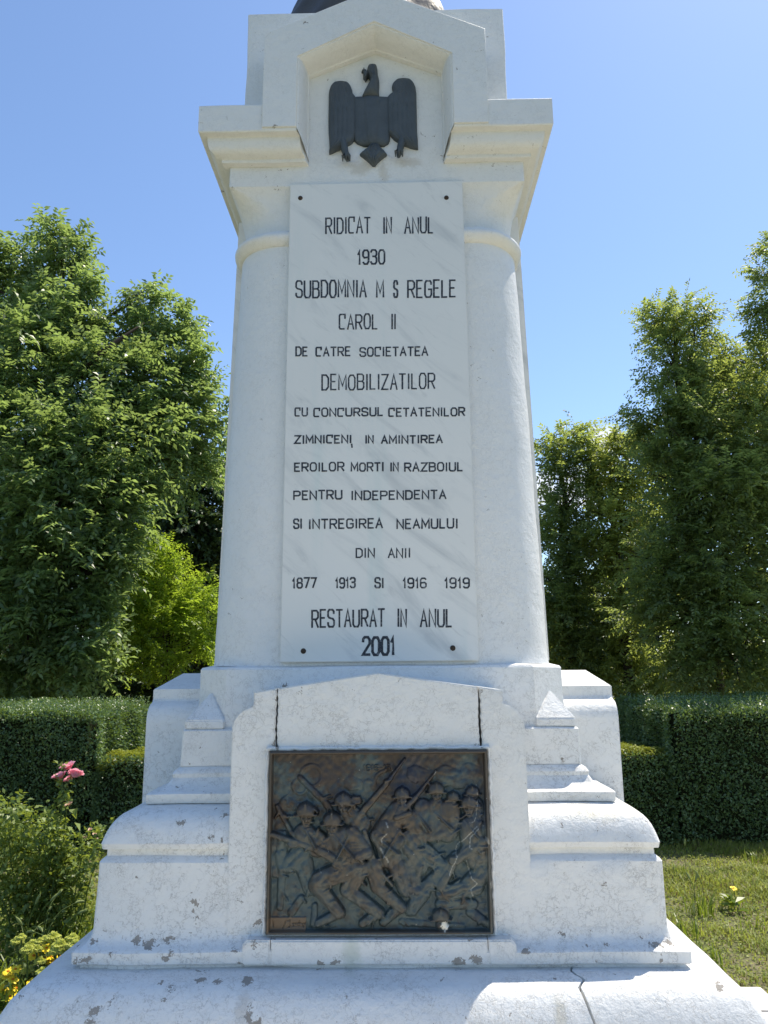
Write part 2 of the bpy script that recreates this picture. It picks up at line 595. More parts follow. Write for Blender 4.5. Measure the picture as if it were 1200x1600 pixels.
# crack through the plinth right of centre
cv, cf = [], []
ys = np.linspace(-1.42, -1.95, 12)
xs = [0.93 + 0.02 * math.sin(i * 2.1) + 0.012 * i / 3 + random.uniform(-.008, .008) for i in range(12)]
for i in range(12):
    hw = 0.0055 + 0.002 * random.random()
    for zz in (-0.4, 0.35):
        cv += [(xs[i] - hw, ys[i], zz + GZ), (xs[i] + hw, ys[i], zz + GZ)]
for i in range(11):
    a = i * 4; c = a + 4
    cf += [(a, c, c + 1, a + 1), (a + 2, a + 3, c + 3, c + 2), (a, a + 2, c + 2, c), (a + 1, c + 1, c + 3, a + 3)]
cf += [(0, 1, 3, 2), (44, 46, 47, 45)]
cut = mesh('cutter', cv, cf)
bm = bmesh.new(); bm.from_mesh(cut.data); bmesh.ops.recalc_face_normals(bm, faces=bm.faces); bm.to_mesh(cut.data); bm.free()
cut.parent = mon
md = plinth.modifiers.new('b', 'BOOLEAN')
md.object = cut; md.operation = 'DIFFERENCE'; md.solver = 'EXACT'
bpy.context.view_layer.update()
dg = bpy.context.evaluated_depsgraph_get()
nm = bpy.data.meshes.new_from_object(plinth.evaluated_get(dg))
plinth.modifiers.clear()
plinth.data = nm
bpy.data.objects.remove(cut)

course('bed_joint', [(1.474, .01, .150), (1.476, .01, .196)], n=60, amp=.0075)
course('base_moulding', [(1.46, .01, .190), (1.50, .01, .190), (1.508, b_, .197), (1.510, b_, .247), (1.500, .02, .256), (1.478, .02, .262)] + arcp(1.478, .262, 1.436, .334, -.014, .02, .02, 5) + [(1.434, .02, .338)], n=34, sub=.04)
course('base_block', [(1.434, .02, .338), (1.433, .02, .640), (1.425, .02, .652), (1.405, .015, .668)], n=30)
course('groove', [(1.404, .01, .668), (1.404, .01, .700)], n=30, amp=.003)
course('bullnose', [(1.395, .02, .700), (1.425, .02, .703), (1.433, .03, .73)] + arcp(1.433, .73, 1.25, .893, .048, .03, .02, 10) + [(1.25, .02, .893), (1.2, .02, .897)], n=30)
course('step_moulding', [(1.258, .01, .897), (1.261, b_, .903), (1.261, b_, .944), (1.250, .015, .952)] + arcp(1.250, .952, 1.150, 1.015, -.020, .015, .02, 6) + [(1.150, .02, 1.015), (1.152, .02, 1.035), (1.140, .02, 1.055), (1.118, .02, 1.068), (1.114, .02, 1.072)], n=28, sub=.05)
course('pedestal_lower_block', [(1.120, .015, 1.072), (1.118, .015, 1.262), (1.110, .015, 1.270), (1.09, .015, 1.272)], n=26)
course('pedestal_upper_block', [(1.088, .20, 1.272), (1.084, .20, 1.600), (1.076, .20, 1.612), (.99, .32, 1.640)], seg=1, n=26)
# broaches where the chamfers stop
for q in range(4):
    bm = bmesh.new()
    wq, k, z0, z1, z2 = 1.106, 0.225, 1.272, 1.318, 1.475
    A = [bm.verts.new(p) for p in [(wq, -wq, z0), (wq, -wq + k, z0), (wq - k, -wq + k, z0), (wq - k, -wq, z0)]]
    B = [bm.verts.new((x, y, z1)) for x, y in [(wq, -wq), (wq, -wq + k), (wq - k, -wq + k), (wq - k, -wq)]]
    ap = bm.verts.new((1.084 - .098, -1.084 + .098, z2))
    for i in range(4):
        bm.faces.new((A[i], A[(i + 1) % 4], B[(i + 1) % 4], B[i]))
        bm.faces.new((B[i], B[(i + 1) % 4], ap))
    bm.faces.new(A[::-1])
    bmesh.ops.recalc_face_normals(bm, faces=bm.faces)
    bmesh.ops.bevel(bm, geom=list(bm.edges), offset=.006, segments=2, affect='EDGES')
    rot = Matrix.Rotation(q * math.pi / 2, 4, 'Z')
    for v in bm.verts:
        v.co.z += GZ
        v.co = rot @ v.co
    me = bpy.data.meshes.new('broach')
    bm.to_mesh(me); bm.free()
    link('broach', me, PAINT, mon)

# shaft with quarter-round corners
course('shaft', [(1.044, .36, 1.622), (1.040, .36, 1.66), (.960, .34, 4.33), (.960, .34, 4.36)], seg=14, n=10, amp=.0016, angle=40)
course('astragal', [(.958, .34, 4.352), (.976, .345, 4.362)] + arcp(.976, 4.362, .966, 4.462, .031, .345, .34, 8) + [(.966, .34, 4.462), (.945, .34, 4.470)], seg=14, n=10, amp=.0022, angle=40, sub=.03)
course('neck', [(.936, .34, 4.462), (.936, .33, 4.54), (.939, .29, 4.61), (.948, .20, 4.68), (.965, .09, 4.745), (.9885, .012, 4.78), (.9885, .012, 4.95)], seg=14, n=10, amp=.0015, angle=32, sub=.035)

# cornice: four mitred lengths broken in the middle of each face by the gabled niche block
NB, NF = 0.452, 0.517            # niche half width at its back wall and at its front
FRZ = 0.9885                     # wall plane of frieze and niche back
CPROF = [(.9885, 4.926), (1.031, 4.930), (1.034, 4.934), (1.034, 4.954), (1.040, 4.957), (1.070, 4.961), (1.093, 4.974), (1.108, 4.998), (1.114, 5.030), (1.115, 5.060), (1.119, 5.064), (1.160, 5.068), (1.165, 5.075), (1.165, 5.262), (1.158, 5.270), (.9, 5.275)]


def rotq(v, q):
    a = q * math.pi / 2
    return (v[0] * math.cos(a) - v[1] * math.sin(a), v[0] * math.sin(a) + v[1] * math.cos(a), v[2])


for q in range(4):
    V, F = [], []
    m_ = len(CPROF)
    NS = 16
    # an L shaped run round one corner: from niche side of this face round to niche side of the next
    for i in range(2 * NS + 1):
        for wq, z in CPROF:
            f = (wq - FRZ) / (1.165 - FRZ)
            inner = NB + (NF - NB) * max(0, min(1, f))
            if (i <= NS) != (q % 2 == 0): inner = 0.0
            if i <= NS:
                x = inner + (wq - inner) * i / NS
                y = -wq
            else:
                x = wq
                y = -wq + (wq - inner) * (i - NS) / NS
            dz = wobble(x, y, z, .0016)
            V.append(rotq((x, y, z + GZ + dz), q))
    for i in range(2 * NS):
        for k in range(m_ - 1):
            a = i * m_ + k
            F.append((a, a + m_, a + m_ + 1, a + 1))
    F.append(tuple(range(m_)))
    F.append(tuple(2 * NS * m_ + k for k in range(m_ - 1, -1, -1)))
    mesh('cornice', V, F, PAINT, mon, 30)

# gabled niche blocks
GW, GF = 0.742, 1.178
SH, APX = 5.80, 6.135
NSH, NAP = 5.62, 5.88
BSH, BAP = 5.600, 5.79
for q in range(4):
    V, F = [], []

    def add(*ps):
        i0 = len(V)
        for p in ps:
            V.append(rotq((p[0], p[1], p[2] + GZ), q))
        F.append(tuple(range(i0, i0 + len(ps))))
    yf, yb = -GF, -0.6
    zb = 5.088
    if q % 2: continue
    outer = [(-GW, zb), (-GW, SH), (0, APX), (GW, SH), (GW, zb)]
    inner = [(-NF, zb), (-NF, NSH), (0, NAP), (NF, NSH), (NF, zb)]
    for i in range(4):
        o0, o1, i0_, i1_ = outer[i], outer[i + 1], inner[i], inner[i + 1]
        add((o0[0], yf, o0[1]), (i0_[0], yf, i0_[1]), (i1_[0], yf, i1_[1]), (o1[0], yf, o1[1]))
        add((o0[0], yf, o0[1]), (o1[0], yf, o1[1]), (o1[0], yb, o1[1]), (o0[0], yb, o0[1]))
    # splayed moulded reveal: cove then fillet
    steps = [(0.0, 0.0), (0.06, 0.02), (0.07, 0.16), (0.18, 0.40), (0.36, 0.62), (0.62, 0.80), (0.80, 0.86), (0.82, 0.96), (1.0, 1.0)]
    back = [(-NB, 4.955), (-NB, BSH), (0, BAP), (NB, BSH), (NB, 4.955)]
    prev = [(p[0], yf, p[1]) for p in inner]
    prev[0] = (-NF, yf, zb); prev[4] = (NF, yf, zb)
    for dep, sh in steps[1:]:
        y = yf + (GF - FRZ) * dep
        cur = [(inner[i][0] + (back[i][0] - inner[i][0]) * sh, y, inner[i][1] + (back[i][1] - inner[i][1]) * sh) for i in range(5)]
        for i in range(4):
            add(prev[i], cur[i], cur[i + 1], prev[i + 1])
        prev = cur
    # underside of the two jambs beside the niche
    for s in (-1, 1):
        add((s * GW, yf, zb), (s * NF, yf, zb), (s * NF, -1.1, zb), (s * GW, -1.1, zb))
    o = mesh('gable_block', V, F, PAINT, mon, 30)
    bm = bmesh.new(); bm.from_mesh(o.data)
    bmesh.ops.remove_doubles(bm, verts=bm.verts, dist=.0005)
    bmesh.ops.recalc_face_normals(bm, faces=bm.faces)
    for e in bm.edges: e.smooth = True
    bm.to_mesh(o.data); bm.free()
    o.data.set_sharp_from_angle(angle=R(24))
    bv = o.modifiers.new('bevel', 'BEVEL'); bv.width = .006; bv.segments = 2; bv.limit_method = 'ANGLE'; bv.angle_limit = R(50)
    # niche wall and the strip under it, down to the slab
    V2 = [(-.56, -FRZ - .001, 4.783), (.56, -FRZ - .001, 4.783), (.56, -FRZ - .001, 4.94), (.462, -FRZ - .001, 4.94), (.462, -FRZ - .001, 5.62), (0, -FRZ - .001, 5.83), (-.462, -FRZ - .001, 5.62), (-.462, -FRZ - .001, 4.94), (-.56, -FRZ - .001, 4.94)]
    n_ = len(V2)
    V3 = [rotq((x, y, z + GZ), q) for x, y, z in V2] + [rotq((x, -.9, z + GZ), q) for x, y, z in V2]
    F3 = [tuple(range(n_)), tuple(range(2 * n_ - 1, n_ - 1, -1))] + [(i, i + n_, (i + 1) % n_ + n_, (i + 1) % n_) for i in range(n_)]
    mesh('niche_wall', V3, F3, PAINT, mon)

course('attic_block', [(.918, .012, 5.276), (.915, .012, 6.212), (.907, .012, 6.22), (.2, .012, 6.222)], n=24)


# marble slabs on the four faces, the front one inscribed
PW = 0.575
PZ0, PZ1 = 1.640, 4.779
PY0, PY1 = 1.074, 1.008          # plane at bottom / top
slabs = []
for q in range(4):
    bm = bmesh.new()
    vs_ = []
    for dep in (0, .16):
        for x, z in ((-PW, PZ0), (PW, PZ0), (PW, PZ1), (-PW, PZ1)):
            f = (z - PZ0) / (PZ1 - PZ0)
            y = -(PY0 + (PY1 - PY0) * f) + dep
            vs_.append(bm.verts.new(rotq((x, y, z + GZ), q)))
    for f in ((0, 1, 2, 3), (7, 6, 5, 4), (0, 4, 5, 1), (1, 5, 6, 2), (2, 6, 7, 3), (3, 7, 4, 0)):
        bm.faces.new([vs_[i] for i in f])
    bmesh.ops.recalc_face_normals(bm, faces=bm.faces)
    bmesh.ops.bevel(bm, geom=list(bm.edges), offset=.004, segments=2, affect='EDGES')
    me = bpy.data.meshes.new('marble_slab')
    bm.to_mesh(me); bm.free()
    slabs.append(link('marble_slab', me, MARBLE, mon))
slab_front = slabs[0]
slab_front['label'] = 'veined marble slab with black carved inscription'


def plane_hit(px, py):
    """point on the front slab's face, in monument coordinates"""
    d = ray(px, py)
    p0 = CAMP - MC
    # plane: y = -(PY0 + (PY1-PY0)*(z-GZ-PZ0)/(PZ1-PZ0))
    k = (PY1 - PY0) / (PZ1 - PZ0)
    # p.y + PY0 + k*(p.z-GZ-PZ0) = 0
    s = -(p0.y + PY0 + k * (p0.z - GZ - PZ0)) / (d.y + k * d.z)
    return p0 + d * s


# stroke alphabet on a unit box
def arc_(cx, cy, rx, ry, a0, a1, n=6):
    return [(cx + rx * math.cos(R(a0 + (a1 - a0) * i / n)), cy + ry * math.sin(R(a0 + (a1 - a0) * i / n))) for i in range(n + 1)]


GL = {
    'A': [[(0, 0), (.5, 1), (1, 0)], [(.2, .36), (.8, .36)]],
    'B': [[(0, 0), (0, 1), (.7, 1), (.95, .9), (.95, .62), (.75, .53), (0, .53)], [(.75, .53), (1, .42), (1, .12), (.75, 0), (0, 0)]],
    'C': [[(.95, .72), (.95, 1), (.12, 1), (0, .9), (0, .1), (.12, 0), (.8, 0)]],
    'D': [[(0, 0), (0, 1), (.65, 1), (1, .8), (1, .2), (.65, 0), (0, 0)]],
    'E': [[(.95, 1), (0, 1), (0, 0), (.95, 0)], [(0, .53), (.75, .53)]],
    'G': [[(.95, .78), (.95, .9), (.8, 1), (.2, 1), (0, .85), (0, .15), (.2, 0), (.8, 0), (1, .15), (1, .48), (.55, .48)]],
    'I': [[(.5, 0), (.5, 1)]],
    'L': [[(0, 1), (0, 0), (.9, 0)]],
    'M': [[(0, 0), (0.02, 1), (.5, .25), (.98, 1), (1, 0)]],
    'N': [[(0, 0), (0, 1), (1, 0), (1, 1)]],
    'O': [[(.25, 0), (.75, 0), (1, .2), (1, .8), (.75, 1), (.25, 1), (0, .8), (0, .2), (.25, 0)]],
    'P': [[(0, 0), (0, 1), (.75, 1), (1, .88), (1, .58), (.75, .46), (0, .46)]],
    'R': [[(0, 0), (0, 1), (.75, 1), (1, .88), (1, .6), (.75, .48), (0, .48)], [(.5, .48), (1, 0)]],
    'S': [[(.95, .78), (.95, .9), (.75, 1), (.2, 1), (0, .88), (0, .62), (.2, .53), (.8, .47), (1, .36), (1, .12), (.8, 0), (.2, 0), (0, .12), (0, .24)]],
    'T': [[(0, 1), (1, 1)], [(.5, 1), (.5, 0)]],
    'U': [[(0, 1), (0, .15), (.22, 0), (.78, 0), (1, .15), (1, 1)]],
    'Z': [[(0, 1), (1, 1), (0, 0), (1, 0)]],
    '0': [[(.25, 0), (.75, 0), (1, .18), (1, .82), (.75, 1), (.25, 1), (0, .82), (0, .18), (.25, 0)]],
    '1': [[(.1, .72), (.6, 1), (.6, 0)]],
    '2': [[(0, .75), (.05, .9), (.25, 1), (.75, 1), (1, .85), (1, .62), (0, .0), (1, 0)]],
    '3': [[(0, .85), (.2, 1), (.78, 1), (1, .87), (1, .65), (.8, .54), (.35, .54)], [(.8, .54), (1, .4), (1, .14), (.78, 0), (.2, 0), (0, .15)]],
    '6': [[(.95, .88), (.75, 1), (.25, 1), (0, .82), (0, .15), (.25, 0), (.75, 0), (1, .15), (1, .42), (.75, .55), (0, .5)]],
    '7': [[(0, 1), (1, 1), (.35, 0)]],
    '8': [[(.25, .53), (.05, .65), (.05, .88), (.25, 1), (.75, 1), (.95, .88), (.95, .65), (.75, .53), (.25, .53), (0, .4), (0, .14), (.25, 0), (.75, 0), (1, .14), (1, .4), (.75, .53)]],
    '9': [[(.05, .12), (.25, 0), (.75, 0), (1, .18), (1, .85), (.75, 1), (.25, 1), (0, .85), (0, .58), (.25, .45), (1, .5)]],
    '-': [[(0, .5), (1, .5)]],
}
ADV = {'I': .22, '1': .5, 'M': 1.18, '-': .6, 'L': .82, 'E': .85, 'T': .95}


def layout(text, gap=.42):
    x, out = 0, []
    for ch in text:
        wch = ADV.get(ch, 1.0)
        out.append((ch, x, wch))
        x += wch + gap
    return out, x - gap


def ribbon(V, F, pts, hw, lift, nvec):
    """flat mitred stroke through 3-D points lying on a plane with normal nvec, raised by lift"""
    n_ = len(pts)
    dirs = [(pts[i + 1] - pts[i]).normalized() for i in range(n_ - 1)]
    closed = (pts[0] - pts[-1]).length < 1e-5
    L_, R_ = [], []
    for i in range(n_):
        if closed and i in (0, n_ - 1):
            d0, d1 = dirs[-1], dirs[0]
        else:
            d0 = dirs[max(0, i - 1)]; d1 = dirs[min(n_ - 2, i)]
        s0, s1 = d0.cross(nvec), d1.cross(nvec)
        s = (s0 + s1)
        if s.length < .2: s = s1.copy()
        s.normalize()
        k = min(2.2, 1.0 / max(.35, s.dot(s1)))
        p = pts[i] + nvec * lift
        if not closed:
            if i == 0: p = p - d1 * hw * .6
            if i == n_ - 1: p = p + d0 * hw * .6
        L_.append(p + s * hw * k)
        R_.append(p - s * hw * k)
    b0 = len(V)
    for a, c in zip(L_, R_):
        V.append(a); V.append(c)
    for i in range(n_ - 1):
        a = b0 + 2 * i
        F.append((a, a + 1, a + 3, a + 2))


WORDS = []
for ox, oy, rows in ((400, 270, [
    (210, 283, .0072, [('RIDICAT', 322, 540), ('IN', 592, 640), ('ANUL', 692, 836)]),
    (362, 427, .0080, [('1930', 472, 608)]),
    (505, 583, .0078, [('SUBDOMNIA', 182, 522), ('M', 560, 603), ('S', 641, 669), ('REGELE', 706, 940)]),
    (665, 732, .0066, [('CAROL', 385, 575), ('II', 630, 660)]),
    (818, 858, .0066, [('DE', 182, 246), ('CATRE', 276, 447), ('SOCIETATEA', 482, 810)]),
    (945, 1015, .0066, [('DEMOBILIZATILOR', 304, 843)]),
    (1103, 1140, .0066, [('CU', 178, 246), ('CONCURSUL', 266, 600), ('CETATENILOR', 617, 983)])]),
    (400, 670, [
    (32, 67, .0068, [('ZIMNICENI', 176, 452), ('IN', 508, 555), ('AMINTIREA', 583, 878)]),
    (160, 198, .0066, [('EROILOR', 176, 417), ('MORTI', 441, 603), ('IN', 625, 672), ('RAZBOIUL', 692, 974)]),
    (291, 330, .0066, [('PENTRU', 172, 408), ('INDEPENDENTA', 442, 895)]),
    (424, 466, .0066, [('SI', 172, 220), ('INTREGIREA', 243, 598), ('NEAMULUI', 656, 950)]),
    (562, 603, .0060, [('DIN', 464, 560), ('ANII', 615, 728)]),
    (700, 745, .0066, [('1877', 166, 288), ('1913', 368, 470), ('SI', 553, 603), ('1916', 684, 803), ('1919', 880, 1005)]),
    (848, 927, .0072, [('RESTAURAT', 257, 607), ('IN', 659, 710), ('ANUL', 766, 923)]),
    (977, 1058, .0105, [('2001', 496, 655)])])):
    for yt, yb, hw, ws in rows:
        for tx, x0, x1 in ws:
            WORDS.append((tx, ox + x0 / 3, ox + x1 / 3, oy + yt / 3, oy + yb / 3, hw))
V, F = [], []
nfront = Vector((0, -1, 0.0264)).normalized()
li = 0
for tx, x0, x1, yt, yb, hw in WORDS:
    lo, tot = layout(tx)
    # the lines climb a little to the right in the photograph's frame; ends measured at each word
    for ch, cx, cw in lo:
        jx, jy, js = random.uniform(-.02, .02), random.uniform(-.02, .02), random.uniform(.97, 1.02)
        for st in GL[ch]:
            li += 1
            pts = []
            for gx, gy in st:
                fx = (cx + jx * .5 + (gx if ch not in 'I' else .5) * cw) / tot
                fy = (gy * js + jy)
                q_ = plane_hit(x0 + 2 + (x1 - x0 - 4) * fx, yb - (yb - yt) * fy - (fx - .5) * (x1 - x0) * .012)
                pts.append(q_)
            ribbon(V, F, pts, hw * .76 * random.uniform(.92, 1.05), .0010 + .00004 * (li % 20), nfront)
# the small cedilla tick under the N and I
ribbon(V, F, [plane_hit(549.5, 694), plane_hit(550, 699)], .005, .001, nfront)
o = mesh('lettering', V, F, INK, slab_front)
# bolts
for px, py in ((469.3, 309.5), (697.5, 309), (474, 1017.3), (707.5, 1012.6)):
    c = plane_hit(px, py)
    bm = bmesh.new()
    bmesh.ops.create_uvsphere(bm, u_segments=12, v_segments=8, radius=.016)
    for v in bm.verts: v.co = Vector((v.co.x, v.co.y * .55, v.co.z)) + c
    me = bpy.data.meshes.new('bolt'); bm.to_mesh(me); bm.free()
    link('bolt', me, BOLT, slab_front)

# relief panels on four sides (front one carries the bronze)
PF = 1.438


def panel_outline(sgn=1):
    pts = [(.655, 1.484), (.655, 1.425), (.662, 1.412)]
    pts += [(.662 + .104 * math.sin(R(a)), 1.29 + .116 * math.cos(R(a))) for a in (8, 20, 32, 44, 56, 68, 80, 90)]
    pts += [(.766, .17)]
    return pts


def extr(name, poly, y0, y1, q, bev=.008):
    bm = bmesh.new()
    fr = [bm.verts.new((x, y0, z)) for x, z in poly]
    bk = [bm.verts.new((x, y1, z)) for x, z in poly]
    n_ = len(poly)
    bm.faces.new(fr)
    bm.faces.new(bk[::-1])
    for i in range(n_):
        bm.faces.new((fr[i], bk[i], bk[(i + 1) % n_], fr[(i + 1) % n_]))
    bmesh.ops.recalc_face_normals(bm, faces=bm.faces)
    ed = [e for e in bm.edges if abs(e.verts[0].co.y - y0) < 1e-6 and abs(e.verts[1].co.y - y0) < 1e-6]
    bmesh.ops.bevel(bm, geom=ed, offset=bev, segments=2, affect='EDGES')
    rot = Matrix.Rotation(q * math.pi / 2, 4, 'Z')
    for v in bm.verts:
        v.co.z += GZ
        v.co = rot @ v.co
    me = bpy.data.meshes.new(name)
    bm.to_mesh(me); bm.free()
    me.polygons.foreach_set('use_smooth', np.ones(len(me.polygons), dtype=bool))
    me.set_sharp_from_angle(angle=R(28))
    return link(name, me, PAINT, mon)


def gable_z(x):
    return 1.578 - (1.578 - 1.484) * abs(x) / .655


JX = 0.531
for q in range(4):
    zs = [1.19 + .02 * i for i in range(18)]
    jl = [(JX + .004 * math.sin(z * 31) + .003 * math.sin(z * 77 + 1)) for z in zs]
    top_ = gable_z(JX)
    zs = [z for z in zs if z < top_ - .01] + [top_]
    for s in (-1, 1):
        gap = .0085 if s > 0 else .0062
        side = [(s * (JX + .0015 * math.sin(z * 31 + s) + .0028 * math.sin(z * 193 + 2 * s) + gap * (.35 + .65 * min(1, (top_ - z) / .12))), z) for z in zs]
        out = [(s * x, z) for x, z in panel_outline()]
        poly = [(s * (JX + gap), .17)] + side + out
        extr('relief_panel_side_stone', poly, -PF, -.98, q, .006)
    c_ = [(JX + .0015 * math.sin(z * 31 + 1) + .0022 * math.sin(z * 161 + 2) - gap * .45, z) for z in zs]
    cl = [(-(JX + .0015 * math.sin(z * 31 - 1) + .0022 * math.sin(z * 161 - 2) - gap * .45), z) for z in zs]
    poly = [(-(JX - .002), .17)] + cl + [(0, 1.578)] + c_[::-1] + [(JX - .002, .17)]
    extr('relief_panel', poly, -PF - .0015, -.98, q, .006)
    # sill in three stones
    for x0, x1 in ((-.668, -JX - .002), (-JX + .002, JX - .002), (JX + .002, .668)):
        poly = [(x0, .192)] + ([(x0, .280), (x0 + .022, .302)] if x0 < -.6 else [(x0, .302)]) + ([(x1 - .022, .302), (x1, .280)] if x1 > .6 else [(x1, .302)]) + [(x1, .192)]
        extr('panel_sill', poly, -1.513, -1.40, q, .007)


# ---- bronze battle relief, sculpted as one height field
def relief():
    # photo-crop coordinates of the plaque (zoom of the relief), 110..1095 x 90..890
    X0, X1, Y0, Y1 = 112.0, 1092.0, 90.0, 888.0
    nx, ny = 420, 342
    u = np.linspace(X0, X1, nx)[None, :].repeat(ny, 0)
    v = np.linspace(Y1, Y0, ny)[:, None].repeat(nx, 1)
    r2 = np.random.default_rng(3)
    H = np.zeros_like(u)
    # uneven ground
    for i in range(30):
        a, f, p = r2.uniform(0, 6.28), r2.uniform(.008, .05), r2.uniform(0, 6.28)
        H += 0.8 / (1 + f * 60) * np.sin((u * math.cos(a) + v * math.sin(a)) * f + p)
    wear = np.zeros((ny, nx, 4)); wear[..., 3] = 1

    def seg(x0, y0, x1, y1):
        dx, dy = x1 - x0, y1 - y0
        L2 = dx * dx + dy * dy + 1e-6
        tt = np.clip(((u - x0) * dx + (v - y0) * dy) / L2, 0, 1)
        return np.hypot(u - x0 - tt * dx, v - y0 - tt * dy), tt

    def cap(x0, y0, x1, y1, r0, r1, b0, b1=None, k=.75, fold=0):
        nonlocal H
        b1 = b0 if b1 is None else b1
        d, tt = seg(x0, y0, x1, y1)
        r = r0 + (r1 - r0) * tt
        dome = np.sqrt(np.maximum(0, 1 - (d / r) ** 2))
        h = b0 + (b1 - b0) * tt + k * r * dome
        if fold:
            L = math.hypot(x1 - x0, y1 - y0)
            px_, py_ = -(y1 - y0) / L, (x1 - x0) / L
            s = (u - x0) * px_ + (v - y0) * py_
            wv = np.sin(u * .021 + y0) * 9 + np.sin(v * .027 + x0) * 9
            h = h + fold * (np.abs(np.sin((s + wv + tt * L * .25) * .085 + x0)) * 1.3 - .65) * dome + .45 * fold * np.sin((s * .5 - tt * L * .6 + wv) * .13 + y0) * dome
        H = np.where(d < r, np.maximum(H, h), H)

    def head(x, y, r, b, turn=0.0, face=True):
        nonlocal H
        # face first, helmet over it
        if face:
            cap(x + turn * 6, y + r * .75, x + turn * 8, y + r * 1.15, r * .70, r * .46, b + r * .25, k=.62)
            cap(x + turn * 12, y + r * .55, x + turn * 14, y + r * .95, r * .13, r * .17, b + r * .70, k=.9)       # nose
            for s in (-1, 1):
                d, _ = seg(x + turn * 8 + s * r * .27, y + r * .58, x + turn * 8 + s * r * .34, y + r * .60)
                H = H - np.where(d < r * .16, (1 - d / (r * .16)) * r * .24, 0)
                cap(x + turn * 8 + s * r * .30, y + r * .82, x + turn * 8 + s * r * .30, y + r * .88, r * .16, r * .14, b + r * .55, k=.5)
            d, _ = seg(x + turn * 10 - r * .2, y + r * 1.2, x + turn * 10 + r * .2, y + r * 1.2)
            H = H - np.where(d < r * .09, r * .14, 0)
        dd = np.hypot((u - x) / r, (v - y) / (r * .95))
        dome = b + r * .35 + r * .9 * np.sqrt(np.maximum(0, 1 - dd ** 2))
        H = np.where((dd < 1) & (v < y + r * .28), np.maximum(H, dome), H)
        # brim and crest
        cap(x - r * 1.18, y + r * .36, x + r * 1.18, y + r * .30, r * .14, r * .14, b + r * .85, k=.8)
        cap(x, y - r * .95, x + turn * 5, y - r * .3, r * .12, r * .14, b + r * 1.15, k=.5)

    # background shapes: trees, smoke, flag
    d, _ = seg(300, 205, 300, 206); H = np.where(abs(d - 48) < 7, np.maximum(H, 6), H)
    d, _ = seg(250, 250, 250, 255); H = np.where(abs(d - 32) < 6, np.maximum(H, 5), H)
    d, _ = seg(640, 240, 641, 240); H = np.where((abs(d - 55) < 7) & (u < 640), np.maximum(H, 8), H)
    for bx, by, br in ((330, 320, 26), (300, 290, 18), (770, 200, 40), (830, 215, 34), (905, 210, 50), (960, 230, 40), (480, 240, 34), (560, 250, 30), (190, 330, 34), (1010, 190, 40)):
        cap(bx, by, bx + br, by + 6, br, br * .7, 0, k=.22, fold=3)
    # far rank, right
    head(1020, 282, 31, 6); head(935, 305, 29, 7); head(860, 270, 36, 9, .5); head(708, 290, 34, 10, -.3); head(445, 318, 40, 10, .4)
    cap(1030, 340, 1040, 470, 40, 50, 5, k=.45, fold=3)
    cap(800, 350, 770, 460, 42, 52, 8, k=.5, fold=4)
    cap(860, 345, 850, 440, 42, 50, 10, k=.5, fold=4)
    cap(915, 365, 905, 455, 52, 48, 14, k=.55, fold=5)
    cap(905, 455, 830, 475, 32, 24, 22, k=.7, fold=4)
    cap(690, 360, 640, 450, 44, 60, 10, k=.5, fold=4)
    cap(745, 400, 790, 470, 44, 36, 14, k=.55, fold=5)
    cap(470, 370, 520, 420, 44, 48, 8, k=.5, fold=4)
    # near right soldier and his rifle
    cap(1010, 440, 1030, 560, 56, 58, 12, k=.5, fold=5)
    head(1003, 330, 36, 18, -.2)
    cap(1050, 500, 940, 575, 28, 22, 30, k=.7, fold=3)
    cap(1080, 600, 1000, 690, 40, 48, 10, k=.5, fold=5)
    # central soldier throwing / thrusting
    cap(640, 455, 655, 560, 62, 56, 16, k=.55, fold=6)
    cap(600, 470, 640, 540, 36, 30, 26, k=.7, fold=5)
    cap(640, 540, 700, 490, 28, 20, 34, k=.75, fold=4)
    cap(700, 380, 715, 400, 30, 24, 22, k=.7)
    cap(680, 390, 740, 370, 12, 12, 40, k=.9)
    cap(740, 500, 770, 600, 56, 50, 12, k=.5, fold=7)
    cap(800, 540, 870, 600, 44, 34, 10, k=.5, fold=6)
    cap(580, 600, 600, 690, 40, 34, 20, k=.7, fold=4)
    cap(600, 690, 700, 780, 32, 24, 20, k=.75, fold=3)
    cap(690, 610, 720, 700, 46, 36, 14, k=.6, fold=6)
    cap(720, 690, 800, 720, 34, 26, 12, k=.6, fold=5)
    cap(760, 620, 755, 730, 34, 22, 12, k=.6, fold=5)
    # left soldier
    cap(275, 465, 330, 520, 52, 44, 14, k=.55, fold=5)
    head(280, 362, 42, 20, .3)
    cap(330, 470, 390, 520, 30, 26, 22, k=.6, fold=4)
    # front soldier
    cap(435, 490, 480, 560, 66, 58, 22, k=.55, fold=5)
    head(397, 402, 41, 30, -.1)
    cap(485, 460, 548, 535, 36, 30, 34, k=.7, fold=4)
    cap(548, 540, 440, 575, 30, 20, 42, k=.8, fold=4)
    for i in range(5): cap(486, 498 + i * 13, 528, 496 + i * 13, 8, 8, 52, k=.7)          # sleeve rings / cartridge roll
    cap(500, 600, 345, 660, 46, 42, 28, k=.7, fold=4)
    cap(330, 680, 430, 800, 38, 26, 22, k=.75, fold=3)
    cap(430, 800, 340, 842, 24, 18, 18, k=.7)
    cap(520, 610, 470, 700, 42, 38, 22, k=.65, fold=4)
    cap(470, 705, 600, 800, 34, 26, 20, k=.75, fold=3)
    cap(600, 800, 530, 845, 24, 18, 16, k=.7)
    cap(690, 780, 620, 840, 24, 18, 14, k=.7)
    # coat skirts and legs behind, left
    cap(250, 560, 200, 600, 50, 36, 6, k=.4, fold=5)
    cap(165, 480, 150, 610, 34, 44, 4, k=.35, fold=5)
    cap(270, 590, 300, 700, 44, 30, 6, k=.4, fold=4)
    cap(175, 640, 170, 780, 18, 14, 4, k=.5)
